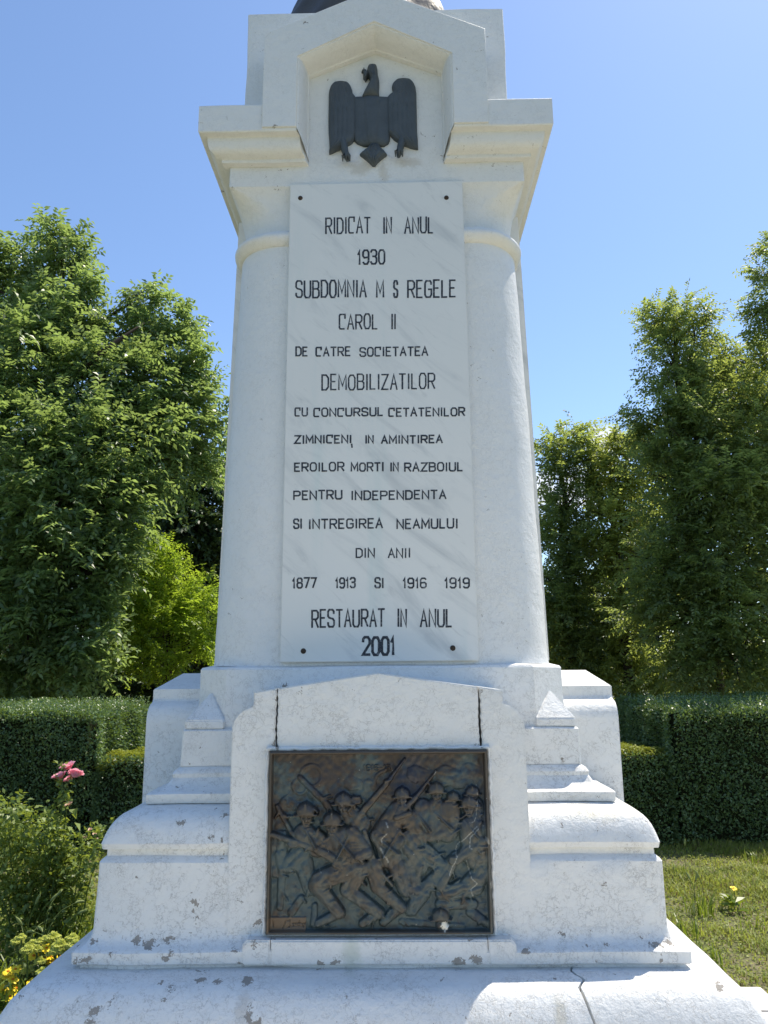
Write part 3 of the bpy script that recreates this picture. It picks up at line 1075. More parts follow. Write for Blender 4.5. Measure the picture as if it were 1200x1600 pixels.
    cap(262, 740, 220, 800, 16, 18, 4, k=.6)
    cap(322, 770, 318, 850, 12, 16, 6, k=.6)
    # fallen soldier and kit, lower right
    cap(810, 690, 940, 560, 30, 22, 12, k=.6, fold=4)
    cap(790, 720, 740, 790, 36, 28, 8, k=.5, fold=5)
    cap(880, 720, 1020, 690, 32, 40, 12, k=.55, fold=6)
    cap(870, 765, 1010, 765, 24, 22, 10, k=.55, fold=3)
    cap(1000, 800, 1070, 850, 22, 18, 6, k=.5)
    head(868, 815, 38, 12, 0, False)
    cap(872, 850, 885, 862, 26, 20, 14, k=.6)
    cap(700, 840, 960, 862, 14, 14, 2, k=.4)
    # rifles and bayonets
    for x0, y0, x1, y1, ra, rb, b in ((135, 462, 330, 525, 12, 16, 32), (330, 525, 430, 575, 17, 24, 40), (150, 340, 215, 455, 10, 12, 14), (215, 455, 260, 480, 12, 13, 20),
                                      (250, 212, 375, 335, 12, 14, 8), (300, 250, 370, 345, 6, 8, 10), (505, 395, 640, 240, 16, 12, 24), (640, 240, 722, 130, 10, 4, 20),
                                      (640, 430, 770, 300, 16, 12, 24), (770, 300, 862, 186, 10, 5, 22), (870, 690, 950, 560, 20, 16, 22), (950, 560, 1052, 412, 12, 9, 26),
                                      (560, 560, 660, 680, 9, 8, 34), (540, 450, 580, 560, 12, 10, 30)):
        cap(x0, y0, x1, y1, ra, rb, b, k=.8)
    # hands
    for hx, hy, hb in ((503, 312, 22), (425, 585, 52), (930, 575, 34), (225, 500, 34)):
        cap(hx - 8, hy, hx + 10, hy + 4, 20, 17, hb - 6, k=.6)
        for i in range(4):
            cap(hx - 14 + i * 9, hy - 12, hx - 12 + i * 9, hy + 12, 6, 5.5, hb + 6, k=.9)
        cap(hx - 18, hy + 2, hx - 6, hy + 14, 7, 6, hb + 6, k=.8)
    # straps, pouches, folds and chisel strokes crowding the field
    for i in range(330):
        x, y = r2.uniform(X0 + 30, X1 - 30), r2.uniform(300 if r2.uniform() < .85 else 140, Y1 - 30)
        jx, jy = int((x - X0) / (X1 - X0) * (nx - 1)), int((Y1 - y) / (Y1 - Y0) * (ny - 1))
        b0 = H[jy, jx]
        a = r2.choice([.6, 1.1, 2.2, -.3, 1.5]) + r2.normal(0, .35)
        L = r2.uniform(8, 34)
        cap(x, y, x + math.cos(a) * L, y + math.sin(a) * L, r2.uniform(3.5, 8), r2.uniform(2.5, 6), b0 - 2, k=.75)
    for x0, y0, x1, y1 in ((405, 455, 500, 560), (470, 470, 420, 560), (600, 480, 690, 540), (690, 450, 620, 560), (850, 370, 930, 440), (780, 380, 830, 450), (280, 440, 330, 520), (980, 400, 1040, 480)):
        L = math.hypot(x1 - x0, y1 - y0)
        for q_ in range(int(L / 6)):
            f = q_ / (L / 6)
            x, y = x0 + (x1 - x0) * f, y0 + (y1 - y0) * f
            jx, jy = int((x - X0) / (X1 - X0) * (nx - 1)), int((Y1 - y) / (Y1 - Y0) * (ny - 1))
            cap(x, y, x + (x1 - x0) / L * 6, y + (y1 - y0) / L * 6, 5, 5, H[jy, jx] - 1.5, k=.8)
    # soften and add chisel texture
    for _ in range(2):
        Hp = np.pad(H, 1, mode='edge')
        H = (Hp[:-2, 1:-1] + Hp[2:, 1:-1] + Hp[1:-1, :-2] + Hp[1:-1, 2:] + 4 * H) / 8
    for i in range(40):
        a, f, p = r2.uniform(0, 6.28), r2.uniform(.05, .22), r2.uniform(0, 6.28)
        H += .6 * np.sin((u * math.cos(a) + v * math.sin(a)) * f + p) * (.5 + .5 * np.sin(u * .013 * (i % 5 + 1) + v * .011 * (i % 7)))
    # signature plate, date
    def inscribe(tx, x0, x1, y0, y1, hw, dh):
        nonlocal H
        lo, tot = layout(tx, .5)
        for ch, cx, cw in lo:
            for st in GL.get(ch, []):
                for (ax, ay), (bx, by) in zip(st[:-1], st[1:]):
                    d, _ = seg(x0 + (cx + ax * cw) / tot * (x1 - x0), y1 - ay * (y1 - y0), x0 + (cx + bx * cw) / tot * (x1 - x0), y1 - by * (y1 - y0))
                    H = H + np.where(d < hw, dh * (1 - d / hw), 0)
    sg = (u > 112) & (u < 284) & (v > 818) & (v < 875)
    H = np.where(sg, 10, H)
    wear[..., 2] = np.where(sg, 1, wear[..., 2])
    inscribe('1916-18', 535, 655, 158, 184, 3.4, 6)
    # signature scrawl
    for pts in ([(196, 832), (184, 866)], [(204, 834), (214, 832), (214, 860), (206, 860)], [(224, 846), (230, 844), (230, 856), (222, 856)], [(238, 858), (238, 845), (246, 845), (246, 858)], [(254, 834), (254, 858)], [(250, 843), (260, 843)], [(264, 846), (272, 846), (272, 858), (264, 856)], [(278, 858), (278, 846), (283, 845)], [(128, 836), (126, 858)], [(138, 836), (142, 858)]):
        for (ax, ay), (bx, by) in zip(pts[:-1], pts[1:]):
            d, _ = seg(ax, ay, bx, by)
            H = H + np.where(d < 3.2, -7 * (1 - d / 3.2), 0)
    # raised frame
    fr = np.minimum(np.minimum(u - X0, X1 - u), np.minimum(v - Y0, Y1 - v))
    fx = np.clip((19 - fr) / 7, 0, 1)
    H = H * (1 - fx) + fx * 44 * np.clip(fr / 5, .55, 1)
    wear[..., 2] = np.maximum(wear[..., 2], fx * .12)
    wear[..., 1] = np.clip(1 - H / 40, 0, 1) * (1 - fx)
    # paint drips and droppings
    for pts, r_ in (([(1040, 440), (1005, 475), (1000, 520), (1010, 525)], 4), ([(1035, 430), (945, 515), (940, 550), (945, 560), (915, 620), (910, 640)], 4),
                    ([(985, 575), (1005, 650), (1030, 675), (1000, 700), (1012, 735)], 3.5), ([(640, 455), (615, 480), (618, 500)], 4.5), ([(610, 520), (635, 560), (645, 580)], 6),
                    ([(635, 410), (645, 430)], 5), ([(725, 318), (720, 335)], 5), ([(860, 182), (855, 200)], 4), ([(1040, 250), (1042, 300), (1035, 380), (1025, 408), (1005, 412)], 2.6),
                    ([(340, 610), (355, 625)], 3), ([(1075, 480), (1085, 500)], 9), ([(1090, 670), (1092, 690)], 9)):
        for (ax, ay), (bx, by) in zip(pts[:-1], pts[1:]):
            d, _ = seg(ax, ay, bx, by)
            d = d + 1.6 * np.sin(u * .4) * np.sin(v * .37)
            wear[..., 0] = np.maximum(wear[..., 0], np.clip((r_ * .75 - d) / 2, 0, 1) * .30)
    d = np.hypot((u - 885) / 17, (v - 850) / 22) + .3 * np.sin(u * .35) * np.sin(v * .3)
    wear[..., 0] = np.maximum(wear[..., 0], np.clip((1 - d) * 5, 0, 1))
    for i in range(26):
        x, y = r2.uniform(X0, X1), r2.uniform(Y0, Y1)
        d = np.hypot(u - x, v - y)
        wear[..., 0] = np.maximum(wear[..., 0], np.clip((r2.uniform(1.2, 2.6) - d) / 1.5, 0, 1) * .8)
    # to monument coordinates: corners measured in the photograph
    xl, xr, zt, zb_ = -.560, .562, 1.187 + GZ, .316 + GZ
    gx = xl + (u - X0) / (X1 - X0) * (xr - xl)
    gz = zt + (v - Y0) / (Y1 - Y0) * (zb_ - zt)
    gy = -(PF + .012) - np.maximum(H, -6) * .00092
    n_ = nx * ny
    co = np.stack([gx, gy, gz], -1).reshape(-1, 3)
    me = bpy.data.meshes.new('bronze_relief')
    idx = np.arange(n_).reshape(ny, nx)
    q_ = np.stack([idx[:-1, :-1], idx[:-1, 1:], idx[1:, 1:], idx[1:, :-1]], -1).reshape(-1, 4)
    # rim back to the stone
    bd = np.concatenate([idx[0, :], idx[1:, -1], idx[-1, -2::-1], idx[-2:0:-1, 0]])
    cb = co[bd].copy(); cb[:, 1] = -PF + .02
    co = np.concatenate([co, cb])
    nb = len(bd); k = np.arange(nb); k2 = (k + 1) % nb
    q_ = np.concatenate([q_, np.stack([bd[k], n_ + k, n_ + k2, bd[k2]], -1)])
    me.vertices.add(len(co)); me.vertices.foreach_set('co', co.astype(np.float32).reshape(-1))
    me.loops.add(q_.size); me.loops.foreach_set('vertex_index', q_.astype(np.int32).reshape(-1))
    me.polygons.add(len(q_)); me.polygons.foreach_set('loop_start', np.arange(0, q_.size, 4, dtype=np.int32))
    me.update(calc_edges=True)
    at_ = me.color_attributes.new('wear', 'FLOAT_COLOR', 'POINT')
    wl = np.zeros((len(co), 4), np.float32); wl[:n_] = wear.reshape(-1, 4); wl[n_:, 3] = 1
    at_.data.foreach_set('color', wl.reshape(-1))
    me.polygons.foreach_set('use_smooth', np.ones(len(q_), dtype=bool))
    o = link('bronze_relief', me, BRONZE, mon)
    o['label'] = 'dark bronze relief of helmeted soldiers charging with rifles'
    return o


relief()
# crumbling white mortar lip round the bronze
V, F = [], []
for (x0, z0, x1, z1) in ((-.572, .31, -.572, 1.195), (.574, .31, .574, 1.195), (-.572, 1.195, .574, 1.195)):
    n_ = 40
    pts, rad = [], []
    for i in range(n_ + 1):
        f = i / n_
        pts.append((x0 + (x1 - x0) * f + random.uniform(-.003, .003), -PF - .008, z0 + (z1 - z0) * f + GZ + random.uniform(-.003, .003)))
        rad.append(.011 + random.uniform(-.004, .003))
    tube(V, F, pts, rad, 6)
mesh('mortar_lip', V, F, PAINT, mon, 60)

# ---- the eagle in the niche
eag = bpy.data.objects.new('eagle_emblem', None)
COL.objects.link(eag); eag.parent = mon
eag['label'] = 'dark iron eagle with drooping wings and a cross in its beak'


def nich(X, Y):
    d = ray(470 + X / 5, 80 + Y / 5)
    p0 = CAMP - MC
    return p0 + d * ((-FRZ - .004 - p0.y) / d.y)


def scan(name, rows, th, ribs=0, ridge=.0, nu=22, nv=46, parent=eag, slant=0, soft=6):
    ys = [r_[0] for r_ in rows]
    V, F = [], []
    for j in range(nv + 1):
        f = j / nv
        Y = ys[0] + (ys[-1] - ys[0]) * f
        xl = float(np.interp(Y, ys, [r_[1] for r_ in rows]))
        xr = float(np.interp(Y, ys, [r_[2] for r_ in rows]))
        for i in range(nu + 1):
            g_ = i / nu
            p = nich(xl + (xr - xl) * g_, Y)
            e = min(1.0, soft * min(g_, 1 - g_), soft * 1.5 * min(f, 1 - f) + .02)
            dome = math.sqrt(max(0, 1 - (1 - e) ** 2))
            h = th * (.25 + .75 * dome) * (.8 + .2 * math.sin(math.pi * g_))
            if ribs:
                h += ridge * dome * abs(math.sin(math.pi * ribs * (g_ + slant * f))) * min(1, max(0, f - .18) * 4)
                h += .5 * ridge * dome * math.sin(f * 40 + 6 * math.cos(math.pi * ribs * g_)) * (1 if f < .45 else .35)
            V.append((p.x, p.y - h, p.z))
    m_ = nu + 1
    for j in range(nv):
        for i in range(nu):
            a = j * m_ + i
            F.append((a, a + m_, a + m_ + 1, a + 1))
    # rim
    rim = [i for i in range(m_)] + [j * m_ + nu for j in range(1, nv + 1)] + [nv * m_ + i for i in range(nu - 1, -1, -1)] + [j * m_ for j in range(nv - 1, 0, -1)]
    b0 = len(V)
    for k in rim:
        V.append((V[k][0], -FRZ + .01, V[k][2]))
    for k in range(len(rim)):
        k2 = (k + 1) % len(rim)
        F.append((rim[k], rim[k2], b0 + k2, b0 + k))
    return mesh(name, V, F, IRON, parent, 50)


scan('wing', [(245, 290, 335), (252, 268, 360), (265, 250, 378), (285, 234, 392), (310, 224, 401), (340, 220, 406), (366, 219, 430), (450, 218, 432), (550, 216, 432), (650, 218, 430), (700, 222, 420), (730, 224, 395), (765, 225, 330), (790, 222, 270), (808, 222, 232)], .040, 6, .0045, 42, 60, soft=4)
scan('wing', [(222, 785, 825), (230, 758, 850), (245, 735, 870), (265, 716, 886), (290, 711, 896), (312, 716, 899), (332, 722, 902), (352, 690, 903), (372, 672, 903), (450, 672, 905), (550, 674, 907), (640, 678, 909), (700, 730, 914), (735, 790, 915), (765, 865, 917), (772, 900, 916)], .040, 6, .0045, 42, 60, soft=4)
scan('body', [(362, 470, 616), (370, 400, 704), (450, 400, 704), (560, 404, 700), (660, 410, 698), (705, 418, 696), (728, 440, 684), (748, 492, 650)], .034, 9, .002, 36, 40, soft=3)
scan('breast', [(352, 500, 606), (400, 476, 630), (480, 462, 646), (580, 470, 640), (680, 492, 620), (735, 530, 592), (752, 548, 600)], .046, 5, .002, 30, 44, soft=2.0)
scan('neck', [(122, 548, 574), (129, 532, 590), (145, 522, 598), (160, 518, 600), (195, 517, 602), (212, 526, 606), (232, 540, 611), (255, 540, 614), (280, 524, 614), (320, 502, 611), (372, 476, 614)], .060, 4, .004, 26, 36, soft=2.4)
scan('beak', [(192, 489, 530), (200, 486, 530), (214, 487, 528), (222, 489, 520), (232, 500, 514), (242, 504, 510)], .055, 0, 0, 8, 10)
scan('cross', [(148, 489, 499), (163, 489, 499), (165, 474, 520), (172, 474, 520), (174, 489, 499), (200, 490, 500)], .03, 0, 0, 6, 26)
scan('tail', [(735, 550, 604), (752, 538, 614), (775, 512, 636), (795, 482, 660), (815, 458, 676), (830, 478, 658), (852, 508, 628), (878, 536, 600), (904, 562, 580)], .046, 5, .008, 26, 26, soft=2.6)
for leg in ([(330, 700), (338, 740), (346, 800), (360, 850), (372, 878)], [(792, 690), (788, 730), (780, 770), (768, 815), (764, 850)]):
    V, F = [], []
    pts = [nich(*p) + Vector((0, -.030, 0)) for p in leg]
    tube(V, F, pts, [.014, .024, .024, .020, .012][:len(pts)], 8)
    fx, fy = leg[-2]
    for dx in (-26, 2, 24):
        tube(V, F, [nich(fx, fy - 20) + Vector((0, -.055, 0)), nich(fx + dx, fy + 18) + Vector((0, -.066, 0)), nich(fx + dx * 1.1, fy + 44) + Vector((0, -.045, 0))], [.014, .011, .004], 6)
    mesh('leg', V, F, IRON, eag, 60)


# ---- statue base seen over the gable
st = empty('statue', MC + Vector((0, 0, GZ + 6.22)), 'dark bronze statue foot standing on top of the white monument', 'statue')
V, F = [], []
na, nb_ = 64, 22
for j in range(nb_ + 1):
    f = j / nb_
    z = -.005 + .95 * f
    for i in range(na):
        a = 2 * math.pi * i / na
        r_ = (.87 + .03 * math.sin(3 * a + 1) + .02 * math.sin(7 * a)) * (1 - .03 * f - .52 * f ** 3.0)
        r_ += .035 * math.sin(5 * a + 9 * f) * f + .018 * math.sin(13 * a - 14 * f)
        V.append((r_ * math.cos(a) * .95 - .085, r_ * math.sin(a) * .86, z))
for j in range(nb_):
    for i in range(na):
        a = j * na + i; b = j * na + (i + 1) % na
        F.append((a, b, b + na, a + na))
F.append(tuple(nb_ * na + i for i in range(na)))
F.append(tuple(range(na - 1, -1, -1)))
mesh('statue_base', V, F, STATUE_BRONZE, st, 60)

# ---- chipped paint where the photograph shows it: find the spots on the stones
CH = [(286, 1285, 11), (328, 1309, 6), (350, 1313, 7), (348, 1276, 8), (306, 1410, 9), (299, 1422, 7), (307, 1438, 10), (277, 1226, 8), (318, 1256, 4), (301, 1192, 4), (313, 1168, 5),
      (215, 1467, 11), (236, 1472, 15), (264, 1471, 12), (149, 1470, 9), (169, 1492, 8), (259, 1498, 11), (134, 1498, 9), (399, 1472, 9), (367, 1481, 10), (379, 1506, 7), (258, 1560, 8), (267, 1544, 8),
      (310, 1533, 12), (345, 1535, 11), (385, 1533, 13), (249, 1535, 9), (941, 1383, 6), (882, 1185, 6), (825, 1486, 12), (880, 1460, 9), (1026, 1476, 12), (1046, 1471, 13), (1034, 1497, 9), (944, 1477, 6), (914, 1476, 6),
      (738, 1467, 8), (500, 1504, 13), (523, 1505, 12), (715, 1506, 15), (742, 1505, 14), (475, 36, 5), (412, 78, 7), (437, 268, 4), (430, 197, 5), (312, 190, 4), (466, 1080, 7), (445, 1072, 8), (433, 1168, 9), (346, 300, 5), (1005, 1466, 8), (432, 1091, 5), (437, 1104, 4), (430, 1163, 7), (750, 1077, 4), (746, 1164, 6), (428, 1468, 5), (762, 1470, 4), (404, 1445, 8), (352, 1334, 8), (160, 1338, 5), (590, 1468, 5), (560, 1530, 5), (690, 1533, 6), (1010, 1524, 6), (960, 1522, 5), (870, 1530, 7), (1110, 1500, 7), (1130, 1530, 6), (330, 1240, 4), (860, 1255, 3), (905, 1300, 4), (880, 1292, 5), (935, 1296, 4)]
bpy.context.view_layer.update()
dg = bpy.context.evaluated_depsgraph_get()
chips = []
for px, py, r_ in CH:
    d = ray(px, py).normalized()
    ok, loc, nrm, idx, ob, _ = scene.ray_cast(dg, CAMP, d)
    if ok and ob.parent == mon:
        dist = (loc - CAMP).length
        chips.append((loc - MC, r_ * dist / FPX * 0.58))
pm = paint_mat('white_paint_stone', chips)
for o in list(mon.children):
    if o.type == 'MESH' and o.data.materials and o.data.materials[0] == PAINT:
        o.data.materials[0] = pm
bpy.data.materials.remove(PAINT)

# ================================================================== vegetation
def hedge_mat():
    return leaf_mat('hedge_leaf', (0.080, 0.145, 0.060), (0.200, 0.300, 0.130), 0.38, 0.40, 0.6, (0.22, 0.32, 0.05), 2.5)


HEDGE = hedge_mat()
HEDGE_SUNLIT = leaf_mat('sunlit_hedge_leaf', (0.170, 0.215, 0.028), (0.320, 0.350, 0.050), 0.35, 0.4, 0.45, (0.36, 0.40, 0.03), 2.5)  # lit copy of the hedge leaf colour, for the low hedge's top
TWIG = plain('twig_bark', (0.055, 0.042, 0.030), 0.9, 0.2, 0, 0.4, 8, 0.6, 30)
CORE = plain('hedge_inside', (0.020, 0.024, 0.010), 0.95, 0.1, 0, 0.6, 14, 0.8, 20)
SOILB = plain('flower_bed_soil', (0.075, 0.055, 0.038), 0.95, 0.1, 0, 0.4, 12, 0.8, 25)


def hedge(label, x0, x1, y0, y1, z1, mat, n_face, size=.034, shoots=0.10, faces=('front', 'top', 'side+', 'side-'), rnd=.10, nshoot=400, flat=False):
    root = empty('hedge', ((x0 + x1) / 2, (y0 + y1) / 2, 0), label, 'hedge', 'clipped hedges round the monument')
    cx, cy = (x0 + x1) / 2, (y0 + y1) / 2
    # twiggy core
    bm = bmesh.new()
    bmesh.ops.create_cube(bm, size=1)
    bmesh.ops.subdivide_edges(bm, edges=list(bm.edges), cuts=6, use_grid_fill=True)
    hx, hy = (x1 - x0) / 2 - .10, (y1 - y0) / 2 - .10
    for v in bm.verts:
        p = Vector((v.co.x * 2 * hx, v.co.y * 2 * hy, (v.co.z + .5) * (z1 - .10)))
        p += Vector((wobble(p.y, p.z, p.x, .02, 4), wobble(p.z, p.x, p.y, .02, 4), wobble(p.x, p.y, p.z, .015, 4) if v.co.z > 0 else 0))
        v.co = p
    me = bpy.data.meshes.new('branches'); bm.to_mesh(me); bm.free()
    link('branches', me, CORE, root)
    P, N = [], []
    W_, D_ = x1 - x0, y1 - y0
    for f in faces:
        A = {'front': W_ * z1, 'back': W_ * z1, 'top': W_ * D_, 'side+': D_ * z1, 'side-': D_ * z1}[f]
        n = int(n_face * A)
        a, b = rng.uniform(-.5, .5, n), rng.uniform(0, 1, n)
        dep = np.abs(rng.normal(0, .035, n)) - .03
        hum = .06 * np.sin(a * W_ * 2.3 + 1) + .05 * np.sin(a * W_ * 5.1 + b * 7) + .03 * np.sin(b * 9 + a * 3)
        if f == 'front': p = np.stack([a * W_, -D_ / 2 + dep - hum * .6, b * z1], 1); nn = np.array([0, -1, 0.25])
        elif f == 'back': p = np.stack([a * W_, D_ / 2 - dep, b * z1], 1); nn = np.array([0, 1, .25])
        elif f == 'top': p = np.stack([a * W_, (b - .5) * D_, z1 - dep + hum * .7], 1); nn = np.array([0, 0, 1.])
        elif f == 'side+': p = np.stack([W_ / 2 - dep + hum * .5, a * D_, b * z1], 1); nn = np.array([1, 0, .25])
        else: p = np.stack([-W_ / 2 + dep - hum * .5, a * D_, b * z1], 1); nn = np.array([-1, 0, .25])
        # rounded shoulders
        ez = np.clip((p[:, 2] - (z1 - rnd)) / rnd, 0, 1)
        sh = 1 - np.sqrt(np.clip(1 - ez ** 2, 0, 1))
        if f != 'top':
            p[:, 0] -= np.sign(p[:, 0]) * sh * rnd * (abs(nn[0]) > .5)
            p[:, 1] -= np.sign(p[:, 1]) * sh * rnd * (abs(nn[1]) > .5)
        else:
            ed = np.minimum(np.minimum(p[:, 0] + W_ / 2, W_ / 2 - p[:, 0]), np.minimum(p[:, 1] + D_ / 2, D_ / 2 - p[:, 1]))
            p[:, 2] -= np.clip(1 - ed / .12, 0, 1) ** 2 * .07
        # gappy density, thinner at the foot
        keep = (np.sin(p[:, 0] * 7.3 + p[:, 2] * 5) * np.sin(p[:, 2] * 8.1 - p[:, 1] * 6 + p[:, 0] * 3) > -.93) & (rng.uniform(0, 1, n) < np.clip(.45 + p[:, 2] * 1.4, 0, 1))
        P.append(p[keep]); N.append(np.tile(nn, (keep.sum(), 1)))
    P = np.concatenate(P); N = np.concatenate(N)
    istop = (N[:, 2:3] > .9) * (1.0 if flat else .35)
    D = unit(N * (.9 - .8 * istop) + rng.normal(0, .75, P.shape) * (1 - istop * np.array([0, 0, .75])) + np.array([0, 0, .35]) * (1 - istop))
    Nn = unit(N * (.6 + 1.2 * istop) + rng.normal(0, .7, P.shape) * (1 - .55 * istop) + np.array([0, 0, .5]))
    n = len(P)
    Q = leaf_quads(P, D, Nn, rng.uniform(.75, 1.35, n) * size * 1.3, rng.uniform(.8, 1.2, n) * size * .72, .2)
    # young shoots standing out of the top
    if nshoot:
        bx = rng.uniform(-W_ / 2 + .04, W_ / 2 - .04, nshoot); by = rng.uniform(-D_ / 2 + .04, D_ / 2 - .04, nshoot)
        ln = rng.uniform(.3, 1.0, nshoot) ** 1.6 * shoots * 1.6
        PP, DD = [], []
        for k in range(7):
            f = (k + .6) / 7
            an = rng.uniform(0, 6.28, nshoot)
            PP.append(np.stack([bx + rng.normal(0, .006, nshoot), by + rng.normal(0, .006, nshoot), z1 - .04 + ln * f], 1))
            DD.append(np.stack([np.cos(an), np.sin(an), np.full(nshoot, .9)], 1))
        PP = np.concatenate(PP); DD = unit(np.concatenate(DD))
        Q2 = leaf_quads(PP, DD, unit(rng.normal(0, .6, PP.shape) + np.array([0, 0, 1])), np.full(len(PP), size * 1.15), np.full(len(PP), size * .55))
        Q = np.concatenate([Q, Q2])
    mi = np.zeros(len(Q), dtype=np.int32)
    if flat: mi[:n] = (N[:, 2] > .9)          # clipped top: sunlight painted in as yellower leaves
    quads('foliage', Q, [mat, HEDGE_SUNLIT], root, midx=mi)
    return root


HY = 10.9                                     # front line of the hedges
xl_ = at(141, 1240, HY).x
xr_ = at(1056, 1200, HY).x
hz = at(1120, 1108, HY).z
hz2 = at(180, 1183, HY).z
hedge('tall dark green clipped hedge at the left with its right end in sunlight', xl_ - 4.2, xl_, HY, HY + 2.7, hz, HEDGE, 2900, nshoot=3600, shoots=.13, faces=('front', 'top', 'side+'))
hedge('tall dark clipped hedge at the right, its whole front in deep shade', xr_, xr_ + 4.2, HY, HY + 2.9, hz - .01, HEDGE, 2900, nshoot=3600, shoots=.13, faces=('front', 'top', 'side-'))
lo = hedge('low clipped hedge with sunlit top painted yellow green behind the monument, joining two taller hedges', xl_ + .02, xr_ - .02, HY + .02, HY + 1.55, hz2, HEDGE, 2800, nshoot=0, faces=('front', 'top'), rnd=.06, flat=True)
hedge('rear stretch of clipped hedge farther back behind the low hedge', xl_ + .5, xr_ - .5, HY + 3.3, HY + 4.3, hz - .16, HEDGE, 1500, nshoot=300, faces=('front', 'top'))


# ------------------------------------------------------------------ trees
def limb_path(a, b, sag=.0, n=5, jit=.12):
    a, b = Vector(a), Vector(b)
    L = (b - a).length
    out = []
    for i in range(n + 1):
        f = i / n
        p = a.lerp(b, f)
        if 0 < i < n:
            p += Vector((random.uniform(-1, 1), random.uniform(-1, 1), random.uniform(-.4, 1))) * jit * L * .25
        p.z += math.sin(math.pi * f) * sag * L
        out.append(p)
    return out


def tree(name, label, cat, base, blobs, mat, leaf=(.11, .042), spray_len=.5, per=12, dens=1.0, droop=.5, trunk_r=.2, fork=.35, group='trees behind the hedges', pinnate=True, bare=0):
    """blobs: (px, py, radius px, depth offset, density) measured in the photograph at the tree's own distance"""
    base = Vector(base)
    root = empty(name, base, label, cat, group)
    Y = base.y
    V, F = [], []
    B = []
    for bl in blobs:
        px, py, r_, dy = bl[:4]
        dn = bl[4] if len(bl) > 4 else 1.0
        c = at(px, py, Y + dy)
        B.append((c - base, r_ * scl(px, py, Y + dy), dn))
    top = max(b[0].z for b in B)
    fz = top * fork
    mx = sum(b[0].x for b in B) / len(B) * .4
    fork_p = Vector((mx * .5, 0, fz))
    tube(V, F, limb_path((0, 0, -.2), fork_p, 0, 5, .05), [trunk_r * (1.25 - .08 * i) if i else trunk_r * 1.5 for i in range(6)], 10)
    lead = limb_path(fork_p, (mx, .2, top * .97), 0, 7, .10)
    tube(V, F, lead, [trunk_r * .85 * (1 - i / 8) + .012 for i in range(8)], 8)
    for c, r_, dn in B:
        # leave the leader somewhat below the blob
        k = max(0, min(6, int((c.z - r_ * .9 - fz) / max(.01, top - fz) * 7)))
        pth = limb_path(lead[k], c, .06, 5, .18)
        r0 = max(.016, trunk_r * .40 * (1 - k / 9))
        tube(V, F, pth, [r0 * (1 - i / 6.5) for i in range(6)], 6)
        for _ in range(5):
            d = Vector((random.gauss(0, 1), random.gauss(0, 1), random.gauss(0, .7))).normalized() * r_ * .85
            tube(V, F, limb_path(pth[random.randint(2, 4)], c + d, .02, 3, .2), [r0 * .38, r0 * .28, r0 * .18, .006], 4)
        for _ in range(bare):
            d = Vector((random.gauss(0, 1), random.gauss(0, 1), abs(random.gauss(.8, .6)))).normalized() * r_ * random.uniform(1.1, 1.7)
            tube(V, F, limb_path(c, c + d, .02, 4, .25), [.016, .012, .009, .007, .004], 4)
    mesh('trunk', V, F, TWIG, root, 60)
    # foliage: sprays of leaflets in clumps
    PB, PD, PN, PL, PW_ = [], [], [], [], []
    up = np.array([0, 0, 1.0])
    for c, r_, dn in B:
        c = np.array(c)
        nc = max(9, int(21 * dens * dn * (r_ / .8) ** 2))       # clumps over the bough
        d = unit(rng.normal(0, 1, (nc, 3)))
        rad = r_ * rng.uniform(.25, 1.0, nc) ** .45 * (1 + .22 * np.sin(d[:, 0] * 5 + d[:, 2] * 4 + c[0]) )
        cc = c + d * rad[:, None] * np.array([1, 1, .92])
        ns = 9
        out = np.repeat(d, ns, 0)
        sp = np.repeat(cc, ns, 0) + rng.normal(0, r_ * .11 + .05, (nc * ns, 3))
        m_ = nc * ns
        tw = unit(out * .75 + rng.normal(0, .55, (m_, 3)) + up * (.32 - droop * .50))
        sl_ = spray_len * rng.uniform(.55, 1.25, m_)
        side = unit(np.cross(tw, up + rng.normal(0, .35, (m_, 3))))
        nrm = unit(np.cross(side, tw) * .8 + up * .5 + rng.normal(0, .25, (m_, 3)))
        for k in range(per):
            f = (k + .5) / per
            s = 1 if k % 2 else -1
            pos = sp + tw * (sl_ * f)[:, None] - up * (droop * sl_ * f * f * .5)[:, None]
            if pinnate:
                ld = unit(side * s * .95 + tw * .55 - up * droop * .35 + rng.normal(0, .16, (m_, 3)))
            else:
                ld = unit(side * s * .7 + tw * .6 - up * droop * .5 + rng.normal(0, .45, (m_, 3)))
            PB.append(pos); PD.append(ld); PN.append(unit(nrm + rng.normal(0, .3, (m_, 3))))
            PL.append(rng.uniform(.75, 1.25, m_) * leaf[0]); PW_.append(rng.uniform(.8, 1.2, m_) * leaf[1])
    Q = leaf_quads(np.concatenate(PB), np.concatenate(PD), np.concatenate(PN), np.concatenate(PL), np.concatenate(PW_), .22)
    quads('crown', Q, mat, root)
    return len(Q)


ASH = leaf_mat('ash_leaf', (0.070, 0.126, 0.052), (0.190, 0.265, 0.110), 0.46, 0.40, 0.65, (0.46, 0.62, 0.15), 0.55)
ROBINIA = leaf_mat('robinia_leaf', (0.070, 0.118, 0.052), (0.180, 0.240, 0.095), 0.50, 0.46, 0.5, (0.54, 0.64, 0.13), 0.6)
LIME = leaf_mat('young_locust_leaf', (0.170, 0.255, 0.034), (0.290, 0.385, 0.058), 0.52, 0.45, 0.4, (0.58, 0.78, 0.06), 0.9)
OLIVE = leaf_mat('olive_yellow_leaf', (0.150, 0.195, 0.050), (0.270, 0.310, 0.090), 0.52, 0.5, 0.35, (0.62, 0.70, 0.14), 0.9)
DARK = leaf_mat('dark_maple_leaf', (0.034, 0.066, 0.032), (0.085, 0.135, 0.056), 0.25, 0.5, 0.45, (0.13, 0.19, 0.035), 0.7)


def foot(px, y):
    return (at(px, 1040, y).x, y, 0)


